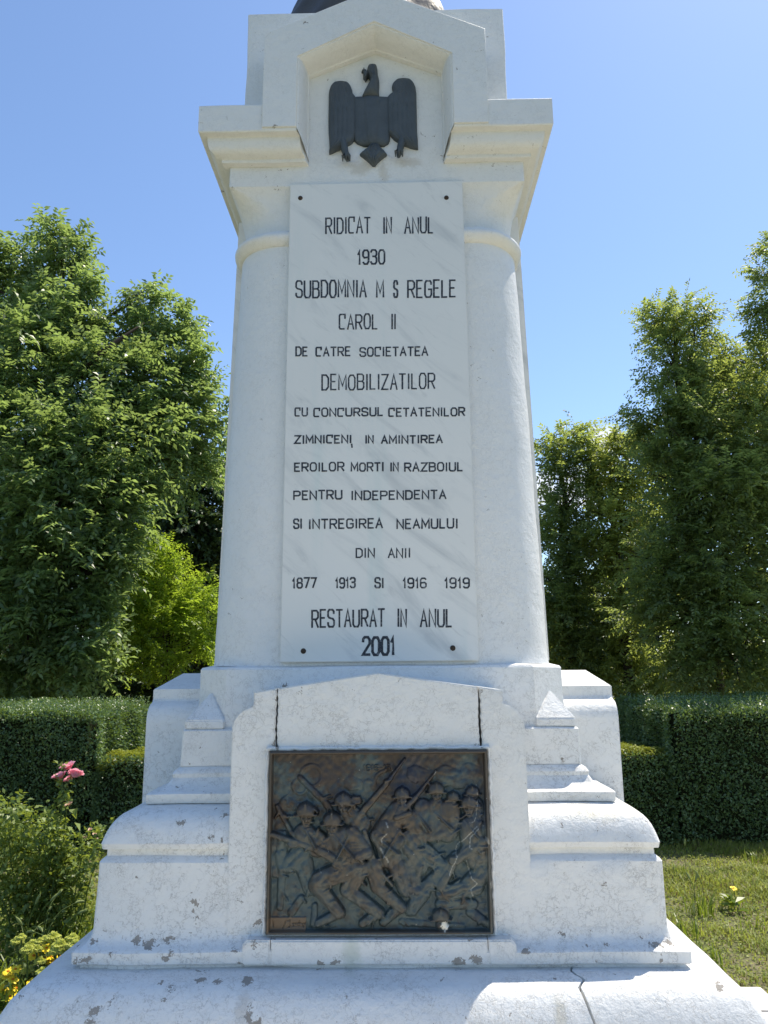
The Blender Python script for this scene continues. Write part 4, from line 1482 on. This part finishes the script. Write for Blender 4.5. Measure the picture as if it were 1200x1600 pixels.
NL = {}
NL['a'] = tree('ash_tree', 'very large leafy ash tree at the far left with two rounded crown tops', 'tree', foot(20, 17.0), [
    (88, 385, 34, 0), (45, 405, 40, .5), (118, 405, 24, .2), (115, 450, 34, -.2), (10, 440, 50, 1), (85, 500, 56, -.5), (138, 525, 34, .2), (30, 560, 80, -1),
    (233, 462, 20, 0), (246, 500, 36, .1), (212, 525, 30, .3), (282, 515, 22, .2), (265, 545, 40, -.3), (300, 580, 32, .2), (215, 600, 70, -.6), (140, 610, 75, -1), (310, 620, 38, .3), (290, 660, 50, -.2), (322, 690, 34, .6),
    (40, 680, 90, -1.6), (140, 710, 80, -1.8), (225, 700, 65, -.8), (270, 730, 52, .6), (90, 790, 85, -2.2), (170, 810, 55, -2.0), (10, 800, 70, -1.5), (190, 760, 55, -1.5),
    (30, 900, 80, -2), (110, 890, 70, -2.3), (155, 900, 42, -2.0), (60, 980, 70, -2), (135, 985, 48, -2.2), (130, 1050, 32, -2.2), (20, 1040, 60, -1.2), (70, 1060, 40, -1.6),
    (-70, 560, 95, 0), (-90, 720, 110, 0), (-80, 900, 110, 0), (-60, 430, 60, .5)],
    ASH, (.150, .066), .48, 9, 1.75, .50, .30)
ab = [o_ for o_ in COL.objects if o_.name == 'ash_tree'][0]
V, F = [], []
pts = [at(*q_) - ab.location for q_ in ((20, 760, 16.6), (70, 660, 16.1), (115, 590, 15.7), (150, 558, 15.5), (185, 532, 15.5), (225, 505, 16.0))]
tube(V, F, pts, [.13, .10, .08, .065, .05, .02], 8)
pts = [at(*q_) - ab.location for q_ in ((115, 590, 15.7), (140, 584, 15.5), (165, 592, 15.5), (200, 578, 15.7))]
tube(V, F, pts, [.06, .05, .04, .015], 6)
mesh('limb', V, F, TWIG, ab, 60)
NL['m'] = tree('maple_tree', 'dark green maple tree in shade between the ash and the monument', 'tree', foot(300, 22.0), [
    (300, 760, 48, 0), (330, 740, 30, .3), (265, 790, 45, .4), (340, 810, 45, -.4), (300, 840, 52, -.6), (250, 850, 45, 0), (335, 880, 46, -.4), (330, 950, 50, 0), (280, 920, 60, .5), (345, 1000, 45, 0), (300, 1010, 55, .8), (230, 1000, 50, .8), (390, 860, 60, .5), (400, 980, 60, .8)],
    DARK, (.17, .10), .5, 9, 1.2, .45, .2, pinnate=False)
NL['l'] = tree('locust_tree', 'small bright yellow green locust tree left of the monument', 'tree', foot(262, 18.4), [
    (228, 850, 26, 0), (245, 880, 34, -.2), (212, 890, 30, .1), (275, 905, 26, 0), (225, 930, 42, -.3), (275, 945, 40, -.4), (312, 930, 24, 0), (318, 965, 28, -.2), (255, 985, 46, -.5), (205, 975, 36, 0), (300, 1000, 34, -.3), (215, 1020, 34, -.2), (265, 1030, 30, -.3), (325, 1005, 18, 0), (180, 1010, 26, .2), (188, 945, 24, .3)],
    LIME, (.095, .042), .42, 12, 1.9, .25, .10)
NL['r'] = tree('robinia_tree', 'tall robinia at the right with a layered feathery crown', 'tree', foot(1108, 16.0), [
    (1062, 492, 30, 0), (1035, 520, 26, .2), (1085, 520, 34, -.2), (1020, 500, 14, .1), (1045, 560, 38, -.2), (1100, 570, 40, .1), (1065, 610, 48, -.5), (1125, 560, 30, .4), (1155, 575, 30, .2), (1175, 560, 22, 0), (1120, 620, 55, -.6), (1180, 620, 45, .1), (1040, 660, 45, -.4),
    (1090, 690, 60, -.9), (1160, 700, 65, -.6), (1045, 730, 42, -.6), (1105, 770, 65, -1.2), (1180, 790, 70, -1.0), (1050, 800, 46, -.9), (1070, 860, 55, -1.2), (1140, 870, 65, -1.4), (1195, 880, 60, -1.0), (1030, 900, 40, -.9), (1090, 940, 58, -1.2), (1160, 960, 65, -1.4), (1045, 985, 42, -.8), (1110, 1010, 50, -1), (1190, 1010, 60, -1), (1016, 690, 20, -.2), (1000, 862, 24, -.5), (1014, 955, 34, -.6), (1195, 740, 50, -.4), (1150, 760, 60, -1.5), (1080, 1040, 40, -1.2), (1150, 1040, 50, -1.4)],
    ROBINIA, (.095, .043), .50, 13, 1.9, .45, .22)
NL['s'] = tree('robinia_tree', 'very tall robinia cut by the right edge, thin open crown', 'tree', foot(1285, 14.6), [
    (1212, 385, 18, 0, 1.2), (1196, 425, 22, 0), (1225, 430, 30, .2), (1190, 480, 24, -.1), (1215, 500, 30, 0), (1245, 470, 40, .4), (1205, 555, 28, 0, .8), (1240, 620, 40, .4), (1235, 700, 40, .2)],
    ROBINIA, (.090, .040), .42, 12, 1.3, .45, .2)
NL['t'] = tree('robinia_tree', 'slim dark robinia just right of the monument shaft', 'tree', foot(895, 19.5), [
    (888, 690, 22, 0), (862, 705, 16, .1), (918, 702, 20, .1), (870, 735, 24, 0), (905, 735, 28, -.2), (932, 735, 18, .2), (885, 775, 34, -.3), (860, 790, 20, .2), (920, 780, 26, .1), (890, 830, 40, -.5), (868, 870, 32, -.2), (915, 860, 34, -.4), (885, 915, 44, -.6), (925, 920, 32, -.4), (880, 970, 44, -.6), (920, 985, 38, -.4), (860, 930, 34, 0), (890, 1025, 46, -.4), (940, 1030, 40, -.3), (845, 1000, 40, .4)],
    ROBINIA, (.115, .050), .52, 13, 1.7, .45, .16)
NL['o'] = tree('olive_leaved_tree', 'thin yellowish tree with bare twigs behind the two robinias', 'tree', foot(978, 18.6), [
    (985, 690, 22, 0, .5), (962, 705, 20, 0, .6), (1000, 730, 30, 0, .8), (968, 750, 32, 0), (945, 775, 24, .2), (995, 790, 34, 0), (960, 815, 34, -.3), (1000, 850, 36, -.2), (960, 880, 34, -.3), (940, 850, 24, 0), (985, 920, 38, -.4), (950, 950, 34, -.4), (1000, 990, 40, -.3), (965, 1020, 34, 0)],
    OLIVE, (.12, .055), .48, 11, 1.6, .35, .12, bare=4)
# understorey shrubs in the shade under the trees
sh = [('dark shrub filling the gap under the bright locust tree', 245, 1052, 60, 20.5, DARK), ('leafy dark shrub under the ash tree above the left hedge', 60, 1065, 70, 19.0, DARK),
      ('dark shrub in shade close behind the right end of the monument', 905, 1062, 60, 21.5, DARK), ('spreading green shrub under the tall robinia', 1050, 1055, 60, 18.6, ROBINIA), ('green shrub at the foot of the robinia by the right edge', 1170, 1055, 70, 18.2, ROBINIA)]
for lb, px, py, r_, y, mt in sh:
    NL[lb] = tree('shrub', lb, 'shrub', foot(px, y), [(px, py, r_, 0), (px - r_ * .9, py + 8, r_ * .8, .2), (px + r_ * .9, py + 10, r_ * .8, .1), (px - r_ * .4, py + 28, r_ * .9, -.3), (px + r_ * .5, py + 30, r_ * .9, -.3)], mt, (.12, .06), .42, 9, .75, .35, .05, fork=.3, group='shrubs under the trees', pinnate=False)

# far wood closing the view
FARW = leaf_mat('far_wood_leaf', (0.016, 0.032, 0.014), (0.032, 0.056, 0.022), 0.12, 0.6, 0.3, (0.05, 0.08, 0.02), 0.3)
PB = []
n = 60000
x = rng.uniform(-32, 32, n); y = rng.uniform(30, 36, n)
hh = 6.0 + 7.0 * np.clip((x - 8.5) / 3, 0, 1) + 6.0 * np.clip((-x - 9.5) / 3, 0, 1) + .9 * np.sin(x * .55) + .7 * np.sin(x * 1.37 + 2) + .5 * np.sin(x * 3.1)
z = rng.uniform(0, 1, n) ** .8 * hh
P = np.stack([x, y - (z / hh) * 1.0, z], 1)
Q = leaf_quads(P, unit(rng.normal(0, 1, (n, 3)) + np.array([0, -.3, -.3])), unit(rng.normal(0, .6, (n, 3)) + np.array([0, -.4, .9])), rng.uniform(.3, .6, n), rng.uniform(.16, .3, n))
o = quads('woods', Q, FARW)
tag(o, 'dark far wood closing the view behind the trees', 'woods', kind='stuff')


# ------------------------------------------------------------------ lawn grass
GRASS = leaf_mat('grass_blade', (0.165, 0.230, 0.042), (0.320, 0.350, 0.095), 0.45, 0.5, 0.35, (0.58, 0.64, 0.10), 1.4)
DRY = leaf_mat('dry_grass_blade', (0.16, 0.13, 0.06), (0.26, 0.21, 0.10), 0.3, 0.6, 0.3, (0.35, 0.28, 0.12), 1.4)


def blades(P, h, wd, lean, segs=2):
    n = len(P)
    an = rng.uniform(0, 6.283, n)
    dr = np.stack([np.cos(an), np.sin(an), np.zeros(n)], 1)
    sd_ = np.stack([-np.sin(an), np.cos(an), np.zeros(n)], 1)
    up = np.array([0, 0, 1.0])
    h = np.asarray(h)[:, None]; wd = np.asarray(wd)[:, None]; lean = np.asarray(lean)[:, None]
    m1 = P + up * h * .55 + dr * lean * h * .25
    tp = P + up * h * (1 - .35 * lean) + dr * lean * h
    q1 = np.stack([P - sd_ * wd * .5, P + sd_ * wd * .5, m1 + sd_ * wd * .42, m1 - sd_ * wd * .42], 1)
    q2 = np.stack([m1 - sd_ * wd * .42, m1 + sd_ * wd * .42, tp + sd_ * wd * .05, tp - sd_ * wd * .05], 1)
    return np.concatenate([q1, q2])


def grass_field(x0, x1, y0, y1, n, hmin, hmax):
    x = rng.uniform(x0, x1, n); y = rng.uniform(y0, y1, n)
    pat = np.sin(x * 1.9 + 1.2 * np.sin(y * 2.3)) + np.sin(y * 3.1 + x * 1.3) + .7 * np.sin(x * 7 + y * 5)
    keep = (rng.uniform(-1.6, 1.9, n) < pat * .7 + .35)
    inside = (np.abs(x) < 1.85) & (np.abs(y - 5.6) < 1.85)
    keep &= ~inside
    keep &= ~((x > 1.5) & (x < p_.x + .05) & (y < 6.02))
    keep &= y < HY + .35
    x, y, pat = x[keep], y[keep], pat[keep]
    n = len(x)
    P = np.stack([x, y, np.full(n, -.005)], 1)
    h = rng.uniform(hmin, hmax, n) * (1 + .35 * np.clip(pat, -1, 2))
    return blades(P, h, rng.uniform(.006, .013, n), rng.uniform(.2, 1.0, n))


Q = np.concatenate([grass_field(1.6, 7.0, 3.6, HY + .3, 120000, .035, .10), grass_field(-6.5, -1.6, 3.9, HY + .3, 52000, .04, .12), grass_field(-1.8, 1.8, 7.4, HY + .3, 12000, .04, .10)])
# small clover like leaves between
n = 26000
x = np.concatenate([rng.uniform(1.6, 6.5, n), rng.uniform(-5.5, -1.9, n // 2)]); y = rng.uniform(3.9, HY, len(x))
k = ~((x > 1.5) & (x < p_.x + .05) & (y < 6.02))
P = np.stack([x[k], y[k], rng.uniform(.01, .05, k.sum())], 1)
Q2 = leaf_quads(P, unit(rng.normal(0, 1, P.shape) * np.array([1, 1, .3])), unit(rng.normal(0, .3, P.shape) + np.array([0, 0, 1])), rng.uniform(.018, .035, len(P)), rng.uniform(.014, .026, len(P)))
dry = (rng.uniform(0, 1, len(Q) + len(Q2)) < .16).astype(np.int32)
o = quads('grass', np.concatenate([Q, Q2]), [GRASS, DRY], midx=dry)
tag(o, 'short green grass and clover on the lawn round the monument', 'grass', kind='stuff')

WEED = leaf_mat('weed_leaf', (0.085, 0.140, 0.018), (0.150, 0.215, 0.030), 0.38, 0.4, 0.4, (0.36, 0.46, 0.04), 3)
SEED = plain('foxtail_head', (0.22, 0.26, 0.10), 0.8, 0.2, 0, 0.3, 30)
STEM = plain('green_stem', (0.09, 0.13, 0.03), 0.6, 0.3, 0, 0.3, 20)
YEL = plain('yellow_petal', (0.86, 0.64, 0.03), 0.55, 0.3, 0, 0.12, 40)
ORG = plain('orange_eye', (0.55, 0.17, 0.01), 0.7, 0.2, 0, 0.3, 60)


def curve_blades(name, P, h, wd, lean, mat, parent, seg=5, an=None):
    """long arching leaves"""
    V, F = [], []
    for p, hh_, w_, l_ in zip(P, h, wd, lean):
        a = random.uniform(0, 6.28) if an is None else an + random.gauss(0, .5)
        d = Vector((math.cos(a), math.sin(a), 0)); s = Vector((-math.sin(a), math.cos(a), 0))
        b0 = len(V)
        for i in range(seg + 1):
            f = i / seg
            q_ = Vector(p) + d * l_ * hh_ * f * f + Vector((0, 0, hh_ * (f - .45 * l_ * f ** 3)))
            ww = w_ * (1 - f ** 2.2) * .5 + .0006
            V += [q_ - s * ww, q_ + s * ww]
        for i in range(seg):
            k_ = b0 + 2 * i
            F.append((k_, k_ + 1, k_ + 3, k_ + 2))
    return mesh(name, V, F, mat, parent)


def grass_tuft(loc, label, n, h, cat='grass tuft', group='tall grass tufts', heads=0, spread=.07, head_h=None, bend=.5):
    root = empty('foxtail_grass' if heads else 'grass_tuft', loc, label, cat, group)
    P = [(random.gauss(0, spread), random.gauss(0, spread), 0) for _ in range(n)]
    curve_blades('blades', P, [h * random.uniform(.5, 1.0) for _ in P], [random.uniform(.008, .016) for _ in P], [random.uniform(.15, .8) for _ in P], WEED, root)
    for _ in range(heads):
        hh_ = (head_h or h * 1.2) * random.uniform(.75, 1.1)
        a = random.uniform(0, 6.28); bd = random.uniform(.1, 1.0) * bend
        x0, y0 = random.gauss(0, spread), random.gauss(0, spread)
        pts = []
        for i in range(9):
            f = i / 8
            pts.append(Vector((x0 + math.cos(a) * bd * hh_ * f ** 4 * .55, y0 + math.sin(a) * bd * hh_ * f ** 4 * .55, hh_ * (f - .25 * bd * f ** 5))))
        V, F = [], []
        tube(V, F, pts, [.0028] * 9, 5)
        st_ = mesh('stalk', V, F, STEM, root)
        e = pts[-1]; d = (pts[-1] - pts[-2]).normalized()
        V, F = [], []
        L = random.uniform(.07, .10)
        tube(V, F, [e + d * L * i / 6 - Vector((0, 0, bd * L * .5 * (i / 6) ** 2)) for i in range(7)], [.004, .009, .011, .0105, .010, .008, .003], 8)
        hd = mesh('seed_head', V, F, SEED, st_, 60)
        # bristles
        B_ = []
        for i in range(70):
            f = random.random()
            c = e + d * L * f
            o_ = Vector((random.gauss(0, 1), random.gauss(0, 1), random.gauss(0, 1)))
            o_ = (o_ - d * o_.dot(d)).normalized()
            t_ = c + (o_ + d * .9).normalized() * .022
            s_ = o_.cross(d) * .0007
            B_.append([c - s_, c + s_, t_ + s_ * .3, t_ - s_ * .3])
        hb = quads('bristles', np.array([[list(v) for v in q_] for q_ in B_]), WEED, st_)
    return root


def gnd(px, py, z=0.0):
    d = ray(px, py)
    return CAMP + d * ((z - CAMP.z) / d.z)


# right lawn: taller tufts and a yellow-flowered weed
for px, py, n_, h_, hd, lb in ((1098, 1432, 34, .30, 3, 'tall grass tuft with dark upright seed stalks on the right lawn'), (1075, 1462, 26, .22, 0, 'bright broad bladed grass tuft beside the plinth corner on the right'),
                               (1062, 1372, 22, .20, 1, 'pale grass tuft at the edge of the hedge shadow'), (1185, 1352, 24, .24, 0, 'grass tuft in front of the shaded hedge by the right edge'), (1182, 1452, 16, .20, 0, 'small grass tuft out on the right lawn'), (1108, 1505, 18, .20, 1, 'upright grass tuft close behind the white paving slab')):
    g_ = gnd(px, py)
    grass_tuft((g_.x, g_.y, 0), lb, n_, h_, heads=hd, spread=.06, head_h=.42, bend=.25)


def leaf_bunch(name, n, rad, hgt, L, W_, mat, parent, upw=.6, zmin=.02):
    P = np.stack([rng.normal(0, rad, n), rng.normal(0, rad, n), rng.uniform(zmin, hgt, n)], 1)
    out = P * np.array([1, 1, 0]); out = unit(out + 1e-4)
    D = unit(out + rng.normal(0, .5, (n, 3)) + np.array([0, 0, upw]))
    return quads(name, leaf_quads(P, D, unit(rng.normal(0, .5, (n, 3)) + np.array([0, 0, 1])), rng.uniform(.7, 1.2, n) * L, rng.uniform(.8, 1.2, n) * W_, .3), mat, parent)


def daisy(parent, tip, base, r_, petals=11, tilt=None):
    """one flower on its stem: a part of its plant"""
    V, F = [], []
    tip, base = Vector(tip), Vector(base)
    mid = base.lerp(tip, .55) + Vector((random.gauss(0, .012), random.gauss(0, .012), 0))
    tube(V, F, [base, mid, tip], [.003, .0026, .0022], 5)
    mesh('stem', V, F, STEM, parent)
    nrm = tilt or Vector((random.gauss(.15, .3), random.gauss(-.35, .3), 1)).normalized()
    a_ = nrm.cross(Vector((1, 0, 0))).normalized(); b2 = nrm.cross(a_)
    V, F = [], []
    for k in range(petals):
        an = 2 * math.pi * k / petals + random.gauss(0, .06)
        d = a_ * math.cos(an) + b2 * math.sin(an); s = nrm.cross(d)
        L = r_ * random.uniform(.85, 1.1); w_ = r_ * .27
        dz = random.uniform(-.15, .25)
        i0 = len(V)
        for f, ww in ((.15, .35), (.55, 1.0), (.88, .9), (1.0, .35)):
            c = tip + d * L * f + nrm * (L * (dz * f + .12 * math.sin(math.pi * f)))
            V += [c - s * w_ * ww, c + s * w_ * ww]
        for i in range(3):
            k_ = i0 + 2 * i
            F.append((k_, k_ + 1, k_ + 3, k_ + 2))
    fl = mesh('flower', V, F, YEL, parent)
    bm = bmesh.new()
    bmesh.ops.create_uvsphere(bm, u_segments=10, v_segments=6, radius=r_ * .27)
    for v in bm.verts:
        v.co = tip + (a_ * v.co.x + b2 * v.co.y) + nrm * (v.co.z * .6 + r_ * .05)
    me = bpy.data.meshes.new('flower_eye'); bm.to_mesh(me); bm.free()
    link('flower_eye', me, ORG, fl)


g_ = gnd(1148, 1425)
wd_ = empty('hawkweed', (g_.x, g_.y, 0), 'leafy weed with one small yellow flower on the right lawn', 'weed')
leaf_bunch('leaves', 26, .035, .10, .13, .045, WEED, wd_, .9)
tp = at(1146, 1388, g_.y) - Vector((g_.x, g_.y, 0))
daisy(wd_, tp, (0, 0, .02), .034)

# ------------------------------------------------------------------ flower bed on the left
BED = 7.0
# rose bush
ROSELEAF = leaf_mat('rose_leaf', (0.120, 0.190, 0.045), (0.250, 0.320, 0.085), 0.38, 0.45, 0.45, (0.42, 0.50, 0.06), 3)


def rose_mat():
    m, n, l = newmat('rose_petal')
    t = NT(m)
    b = n['Principled BSDF']
    geo = t.add('ShaderNodeNewGeometry')
    l.new(t.mix(geo.outputs['Random Per Island'], (0.95, 0.42, 0.56), (0.97, 0.68, 0.76)), b.inputs['Base Color'])
    b.inputs['Roughness'].default_value = .5
    tr = t.add('ShaderNodeBsdfTranslucent'); tr.inputs[0].default_value = (.95, .45, .52, 1)
    ms = t.add('ShaderNodeMixShader'); ms.inputs[0].default_value = .5
    l.new(b.outputs[0], ms.inputs[1]); l.new(tr.outputs[0], ms.inputs[2]); l.new(ms.outputs[0], n['Material Output'].inputs[0])
    return m


PETAL = rose_mat()
FADED = plain('faded_petal', (0.72, 0.52, 0.38), 0.7, 0.2, 0, 0.25, 40)


def rose(parent, c, r_, mat, n=20):
    V, F = [], []
    c = Vector(c)
    ax = Vector((random.gauss(0, .3), random.gauss(-.25, .3), 1)).normalized()
    a_ = ax.cross(Vector((1, 0, .1))).normalized(); b2 = ax.cross(a_)
    for k in range(n):
        f = k / n
        an = k * 2.4 + random.gauss(0, .2)
        d = a_ * math.cos(an) + b2 * math.sin(an); s = ax.cross(d)
        op = .25 + .95 * f                       # how far the petal leans out
        L = r_ * (.55 + .55 * f); w_ = r_ * (.35 + .35 * f)
        i0 = len(V)
        for j in range(5):
            g2 = j / 4
            ang = op * g2 * 1.25
            rr = r_ * .10 + L * math.sin(ang) * .9
            zz = L * (g2 * math.cos(ang * .8)) - r_ * .35
            ww = w_ * math.sin(math.pi * (.15 + .72 * g2)) * (1 + .08 * math.sin(k * 5 + j))
            for u_ in (-1, -.4, .4, 1):
                q_ = c + d * (rr - abs(u_) ** 2 * ww * .35) + s * ww * u_ + ax * (zz + random.gauss(0, r_ * .035) + (r_ * .07 if j == 4 and abs(u_) < .5 else 0))
                V.append(q_)
        for j in range(4):
            for u_ in range(3):
                k_ = i0 + j * 4 + u_
                F.append((k_, k_ + 1, k_ + 5, k_ + 4))
    return mesh('rose', V, F, mat, parent, 50)


gb = gnd(85, 1500)
rb = empty('rose_bush', (at(70, 1400, BED).x, BED, 0), 'leafy rose bush with a cluster of pink roses held above it', 'rose bush')
ro = rb.location


def L_(px, py, dy=0.0):
    return at(px, py, BED + dy) - ro


V, F = [], []
tips = []
stems = [((80, 1490), (104, 1225)), ((80, 1490), (97, 1228)), ((60, 1500), (40, 1250)), ((70, 1500), (75, 1270)), ((100, 1480), (150, 1290)), ((110, 1480), (172, 1282)), ((40, 1500), (10, 1245)), ((90, 1490), (120, 1300)),
         ((30, 1500), (-10, 1300)), ((60, 1490), (60, 1320)), ((100, 1480), (130, 1330)), ((75, 1490), (100, 1190)), ((20, 1500), (-30, 1260)), ((75, 1480), (85, 1250)), ((50, 1480), (25, 1290))]
LP, LD = [], []
for k, ((bx, by), (tx, ty)) in enumerate(stems):
    dy0, dy1 = random.uniform(-.25, .3), random.uniform(-.3, .3)
    if k in (0, 1, 11): dy1 = 0
    a, b = L_(bx, by, dy0), L_(tx, ty, dy1)
    a.z = max(a.z, 0)
    pth = limb_path(a, b, .0, 7, .10)
    tube(V, F, pth, [.009, .008, .007, .006, .005, .0045, .004, .003], 6)
    for i in range(1, 8):
        if k in (0, 1) and i > 5: continue
        for _ in range(11 if i < 7 else 7):
            f = random.random()
            p = pth[i].lerp(pth[i - 1], f)
            d = Vector((random.gauss(0, 1), random.gauss(0, 1), random.gauss(.3, .6))).normalized()
            ln = random.uniform(.04, .14)
            q_ = p + d * ln
            LP += [p + d * ln * .4, p + d * ln * .7, q_, p + d * ln * .55, q_]; LD += [d + Vector((random.gauss(0, .8), random.gauss(0, .8), random.gauss(-.1, .5))) for _ in range(4)] + [d]
mesh('branches', V, F, STEM, rb, 60)
P = np.array([list(v) for v in LP]); D = unit(np.array([list(v) for v in LD]))
# bushy lower mass
n = 4000
cs = [(15, 1285, 40), (60, 1325, 48), (25, 1360, 50), (95, 1355, 38), (45, 1400, 45), (5, 1330, 46), (125, 1335, 20), (-25, 1300, 50), (80, 1300, 26), (10, 1425, 40), (85, 1400, 30)]
for px, py, r_ in cs:
    c = L_(px, py, random.uniform(-.1, .35)); rr = r_ * scl(px, py, BED)
    m_ = int(n * r_ * r_ / 22000)
    d = unit(rng.normal(0, 1, (m_, 3)))
    pp = np.array(c) + d * rr * rng.uniform(.2, 1, (m_, 1)) ** .5 + rng.normal(0, .02, (m_, 3))
    pp[:, 2] = np.maximum(pp[:, 2], .03)
    P = np.concatenate([P, pp]); D = np.concatenate([D, unit(d * .5 + rng.normal(0, .7, (m_, 3)))])
quads('leaves', leaf_quads(P, D, unit(rng.normal(0, .6, P.shape) + np.array([0, 0, .9])), rng.uniform(.6, 1.25, len(P)) * .052, rng.uniform(.8, 1.2, len(P)) * .030, .25), ROSELEAF, rb)
# the broad leaves just under the blooms
P = np.array([list(L_(*q_)) for q_ in ((108, 1265), (112, 1272), (98, 1262), (116, 1285), (104, 1290), (120, 1262), (94, 1280), (105, 1240), (126, 1300))])
D = unit(rng.normal(0, .8, P.shape) + np.array([.6, -.2, 0]))
quads('leaves', leaf_quads(P, D, unit(rng.normal(0, .4, P.shape) + np.array([0, 0, 1])), np.full(len(P), .10), np.full(len(P), .055), .4), ROSELEAF, rb)
for px, py, r_ in ((93, 1212, .068), (118, 1209, .072), (106, 1197, .070), (108, 1216, .058)):
    rose(rb, L_(px, py, random.uniform(-.05, .05)), r_, PETAL)
rose(rb, L_(107, 1257), .038, FADED, 12)
for px, py in ((141, 1296), (148, 1303), (152, 1312), (133, 1308)):
    rose(rb, L_(px, py, .05), .024, FADED, 10)

# green sedum with domed heads
SED = leaf_mat('sedum_buds', (0.66, 0.72, 0.20), (0.84, 0.86, 0.32), 0.55, 0.7, 0.2, (0.86, 0.88, 0.20), 20)
SEDL = leaf_mat('sedum_leaf', (0.10, 0.15, 0.05), (0.17, 0.23, 0.08), 0.2, 0.4, 0.4, (0.3, 0.38, 0.08), 4)
SY = 5.95
sx = at(85, 1500, SY)
sd_root = empty('sedum_plant', (sx.x, SY, 0), 'pale green sedum with broad domed flower heads beside the white plinth', 'sedum')
bm_all = []
for X, Y, rX in ((620, 645, 74), (700, 740, 78), (790, 700, 72), (850, 650, 56), (880, 740, 72), (770, 790, 70), (660, 800, 60), (380, 730, 66), (320, 790, 62), (200, 690, 62), (250, 640, 40), (470, 690, 46), (520, 660, 40), (430, 780, 50), (330, 1030, 60), (500, 1050, 60), (470, 920, 50)):
    px, py = X / 7.5, 1380 + Y / 7.5
    dy = random.uniform(-.12, .2) - (py - 1480) * .006
    tip = at(px, py, SY + dy) - sd_root.location
    r_ = rX / 7.5 * scl(px, py, SY)
    bx = tip.x * .6 + random.gauss(0, .03); by = tip.y * .7 + .05
    V, F = [], []
    tube(V, F, [(bx, by, 0), (tip.x * .9, tip.y, tip.z * .6), (tip.x, tip.y, tip.z)], [.008, .007, .006], 6)
    sm = mesh('stem', V, F, STEM, sd_root)
    # bud dome: many tiny pointed buds
    n = 640
    d = unit(rng.normal(0, 1, (n, 3))); d[:, 2] = np.abs(d[:, 2]) - .12
    c = np.array(tip) + d * np.array([r_, r_, r_ * .8]) * rng.uniform(.86, 1.08, (n, 1))
    c += .12 * r_ * np.sin(d * 9)
    s = .0075
    ang = rng.uniform(0, 6.28, n)
    t1 = unit(np.cross(d, rng.normal(0, 1, (n, 3)))); t2 = np.cross(d, t1)
    tp_ = c + d * s * 1.3
    A, B_, C_ = c + t1 * s, c - t1 * s * .5 + t2 * s * .87, c - t1 * s * .5 - t2 * s * .87
    T = np.concatenate([np.stack([A, B_, tp_], 1), np.stack([B_, C_, tp_], 1), np.stack([C_, A, tp_], 1)])
    quads('flower_head', T, SED, sd_root, nper=3)
    # leaves up the stem
    m_ = 16
    f = rng.uniform(.15, .9, m_)
    P = np.stack([bx + (tip.x - bx) * f, by + (tip.y - by) * f, tip.z * f], 1)
    quads('leaves', leaf_quads(P, unit(rng.normal(0, 1, (m_, 3)) * np.array([1, 1, .3]) + np.array([0, 0, .35])), unit(rng.normal(0, .3, (m_, 3)) + np.array([0, 0, 1])), rng.uniform(.05, .085, m_), rng.uniform(.025, .04, m_)), SEDL, sd_root)

# yellow daisies along the bed
FY = 5.85
groups = (('yellow flowered blanket daisy growing through the sedum heads', ((395, 850), (545, 760), (530, 890), (605, 870), (590, 915), (710, 860), (690, 900))),
          ('yellow flowered blanket daisy at the lower left corner by the plinth', ((95, 1035), (70, 1080), (180, 1010), (380, 1170), (190, 1230), (40, 1255), (150, 1130), (120, 1330), (15, 1320))))
for gi, (lb, pts) in enumerate(groups):
    yy = FY + (.15 if gi == 0 else -.05)
    cx = sum(p[0] for p in pts) / len(pts) / 7.5
    c0 = at(cx, 1540, yy)
    rt = empty('daisy_plant', (c0.x, yy, 0), lb, 'daisy', 'yellow daisies in the flower bed')
    for X, Y in pts:
        t_ = at(X / 7.5, 1380 + Y / 7.5, yy + random.uniform(-.05, .05)) - rt.location
        daisy(rt, t_, (t_.x * .7, t_.y + .04, .01), .040)
    n = 420
    P = np.stack([rng.uniform(-.38, .34, n), rng.uniform(-.15, .30, n), rng.uniform(.02, .20, n)], 1)
    quads('leaves', leaf_quads(P, unit(rng.normal(0, .5, (n, 3)) + np.array([0, 0, 1.0])), unit(rng.normal(0, 1, (n, 3))), rng.uniform(.07, .13, n), rng.uniform(.014, .024, n), .35), WEED if gi else SEDL, rt)

# foxtail grasses between roses and sedum, and the green grass by the plinth
for px, py, n_, h_, hd, lb in ((22, 1515, 16, .28, 4, 'foxtail grass with nodding heads at the left edge below the roses'), (62, 1500, 22, .34, 5, 'foxtail grass clump with pale seed heads in the middle of the bed'),
                               (98, 1490, 26, .34, 3, 'foxtail grass clump with upright heads right of the rose stems')):
    c = at(px, py, 6.45)
    grass_tuft((c.x, 6.45, 0), lb, n_, h_ * 1.25, 'foxtail grass', 'foxtail grasses in the bed', hd, .10, .62, .9)
for px, y, lb in ((122, 6.75, 'bright green long bladed grass tuft close to the monument side'), (137, 7.2, 'yellowish long bladed grass tuft behind the corner of the plinth'), (108, 7.0, 'thick green grass tuft behind the foxtails')):
    c = at(px, 1480, y)
    grass_tuft((c.x, y, 0), lb, 60, .5, spread=.13)
n = 2600
x = rng.uniform(-4.2, -1.95, n); y = rng.uniform(5.2, 7.6, n)
P = np.stack([x, y, rng.uniform(.0, .12, n)], 1)
o = quads('weeds', leaf_quads(P, unit(rng.normal(0, .7, (n, 3)) + np.array([0, 0, .7])), unit(rng.normal(0, .5, (n, 3)) + np.array([0, 0, 1])), rng.uniform(.04, .09, n), rng.uniform(.02, .04, n)), WEED)
tag(o, 'low leafy weeds covering the flower bed soil', 'weeds', kind='stuff')
print('LEAVES', NL, sum(NL.values()))
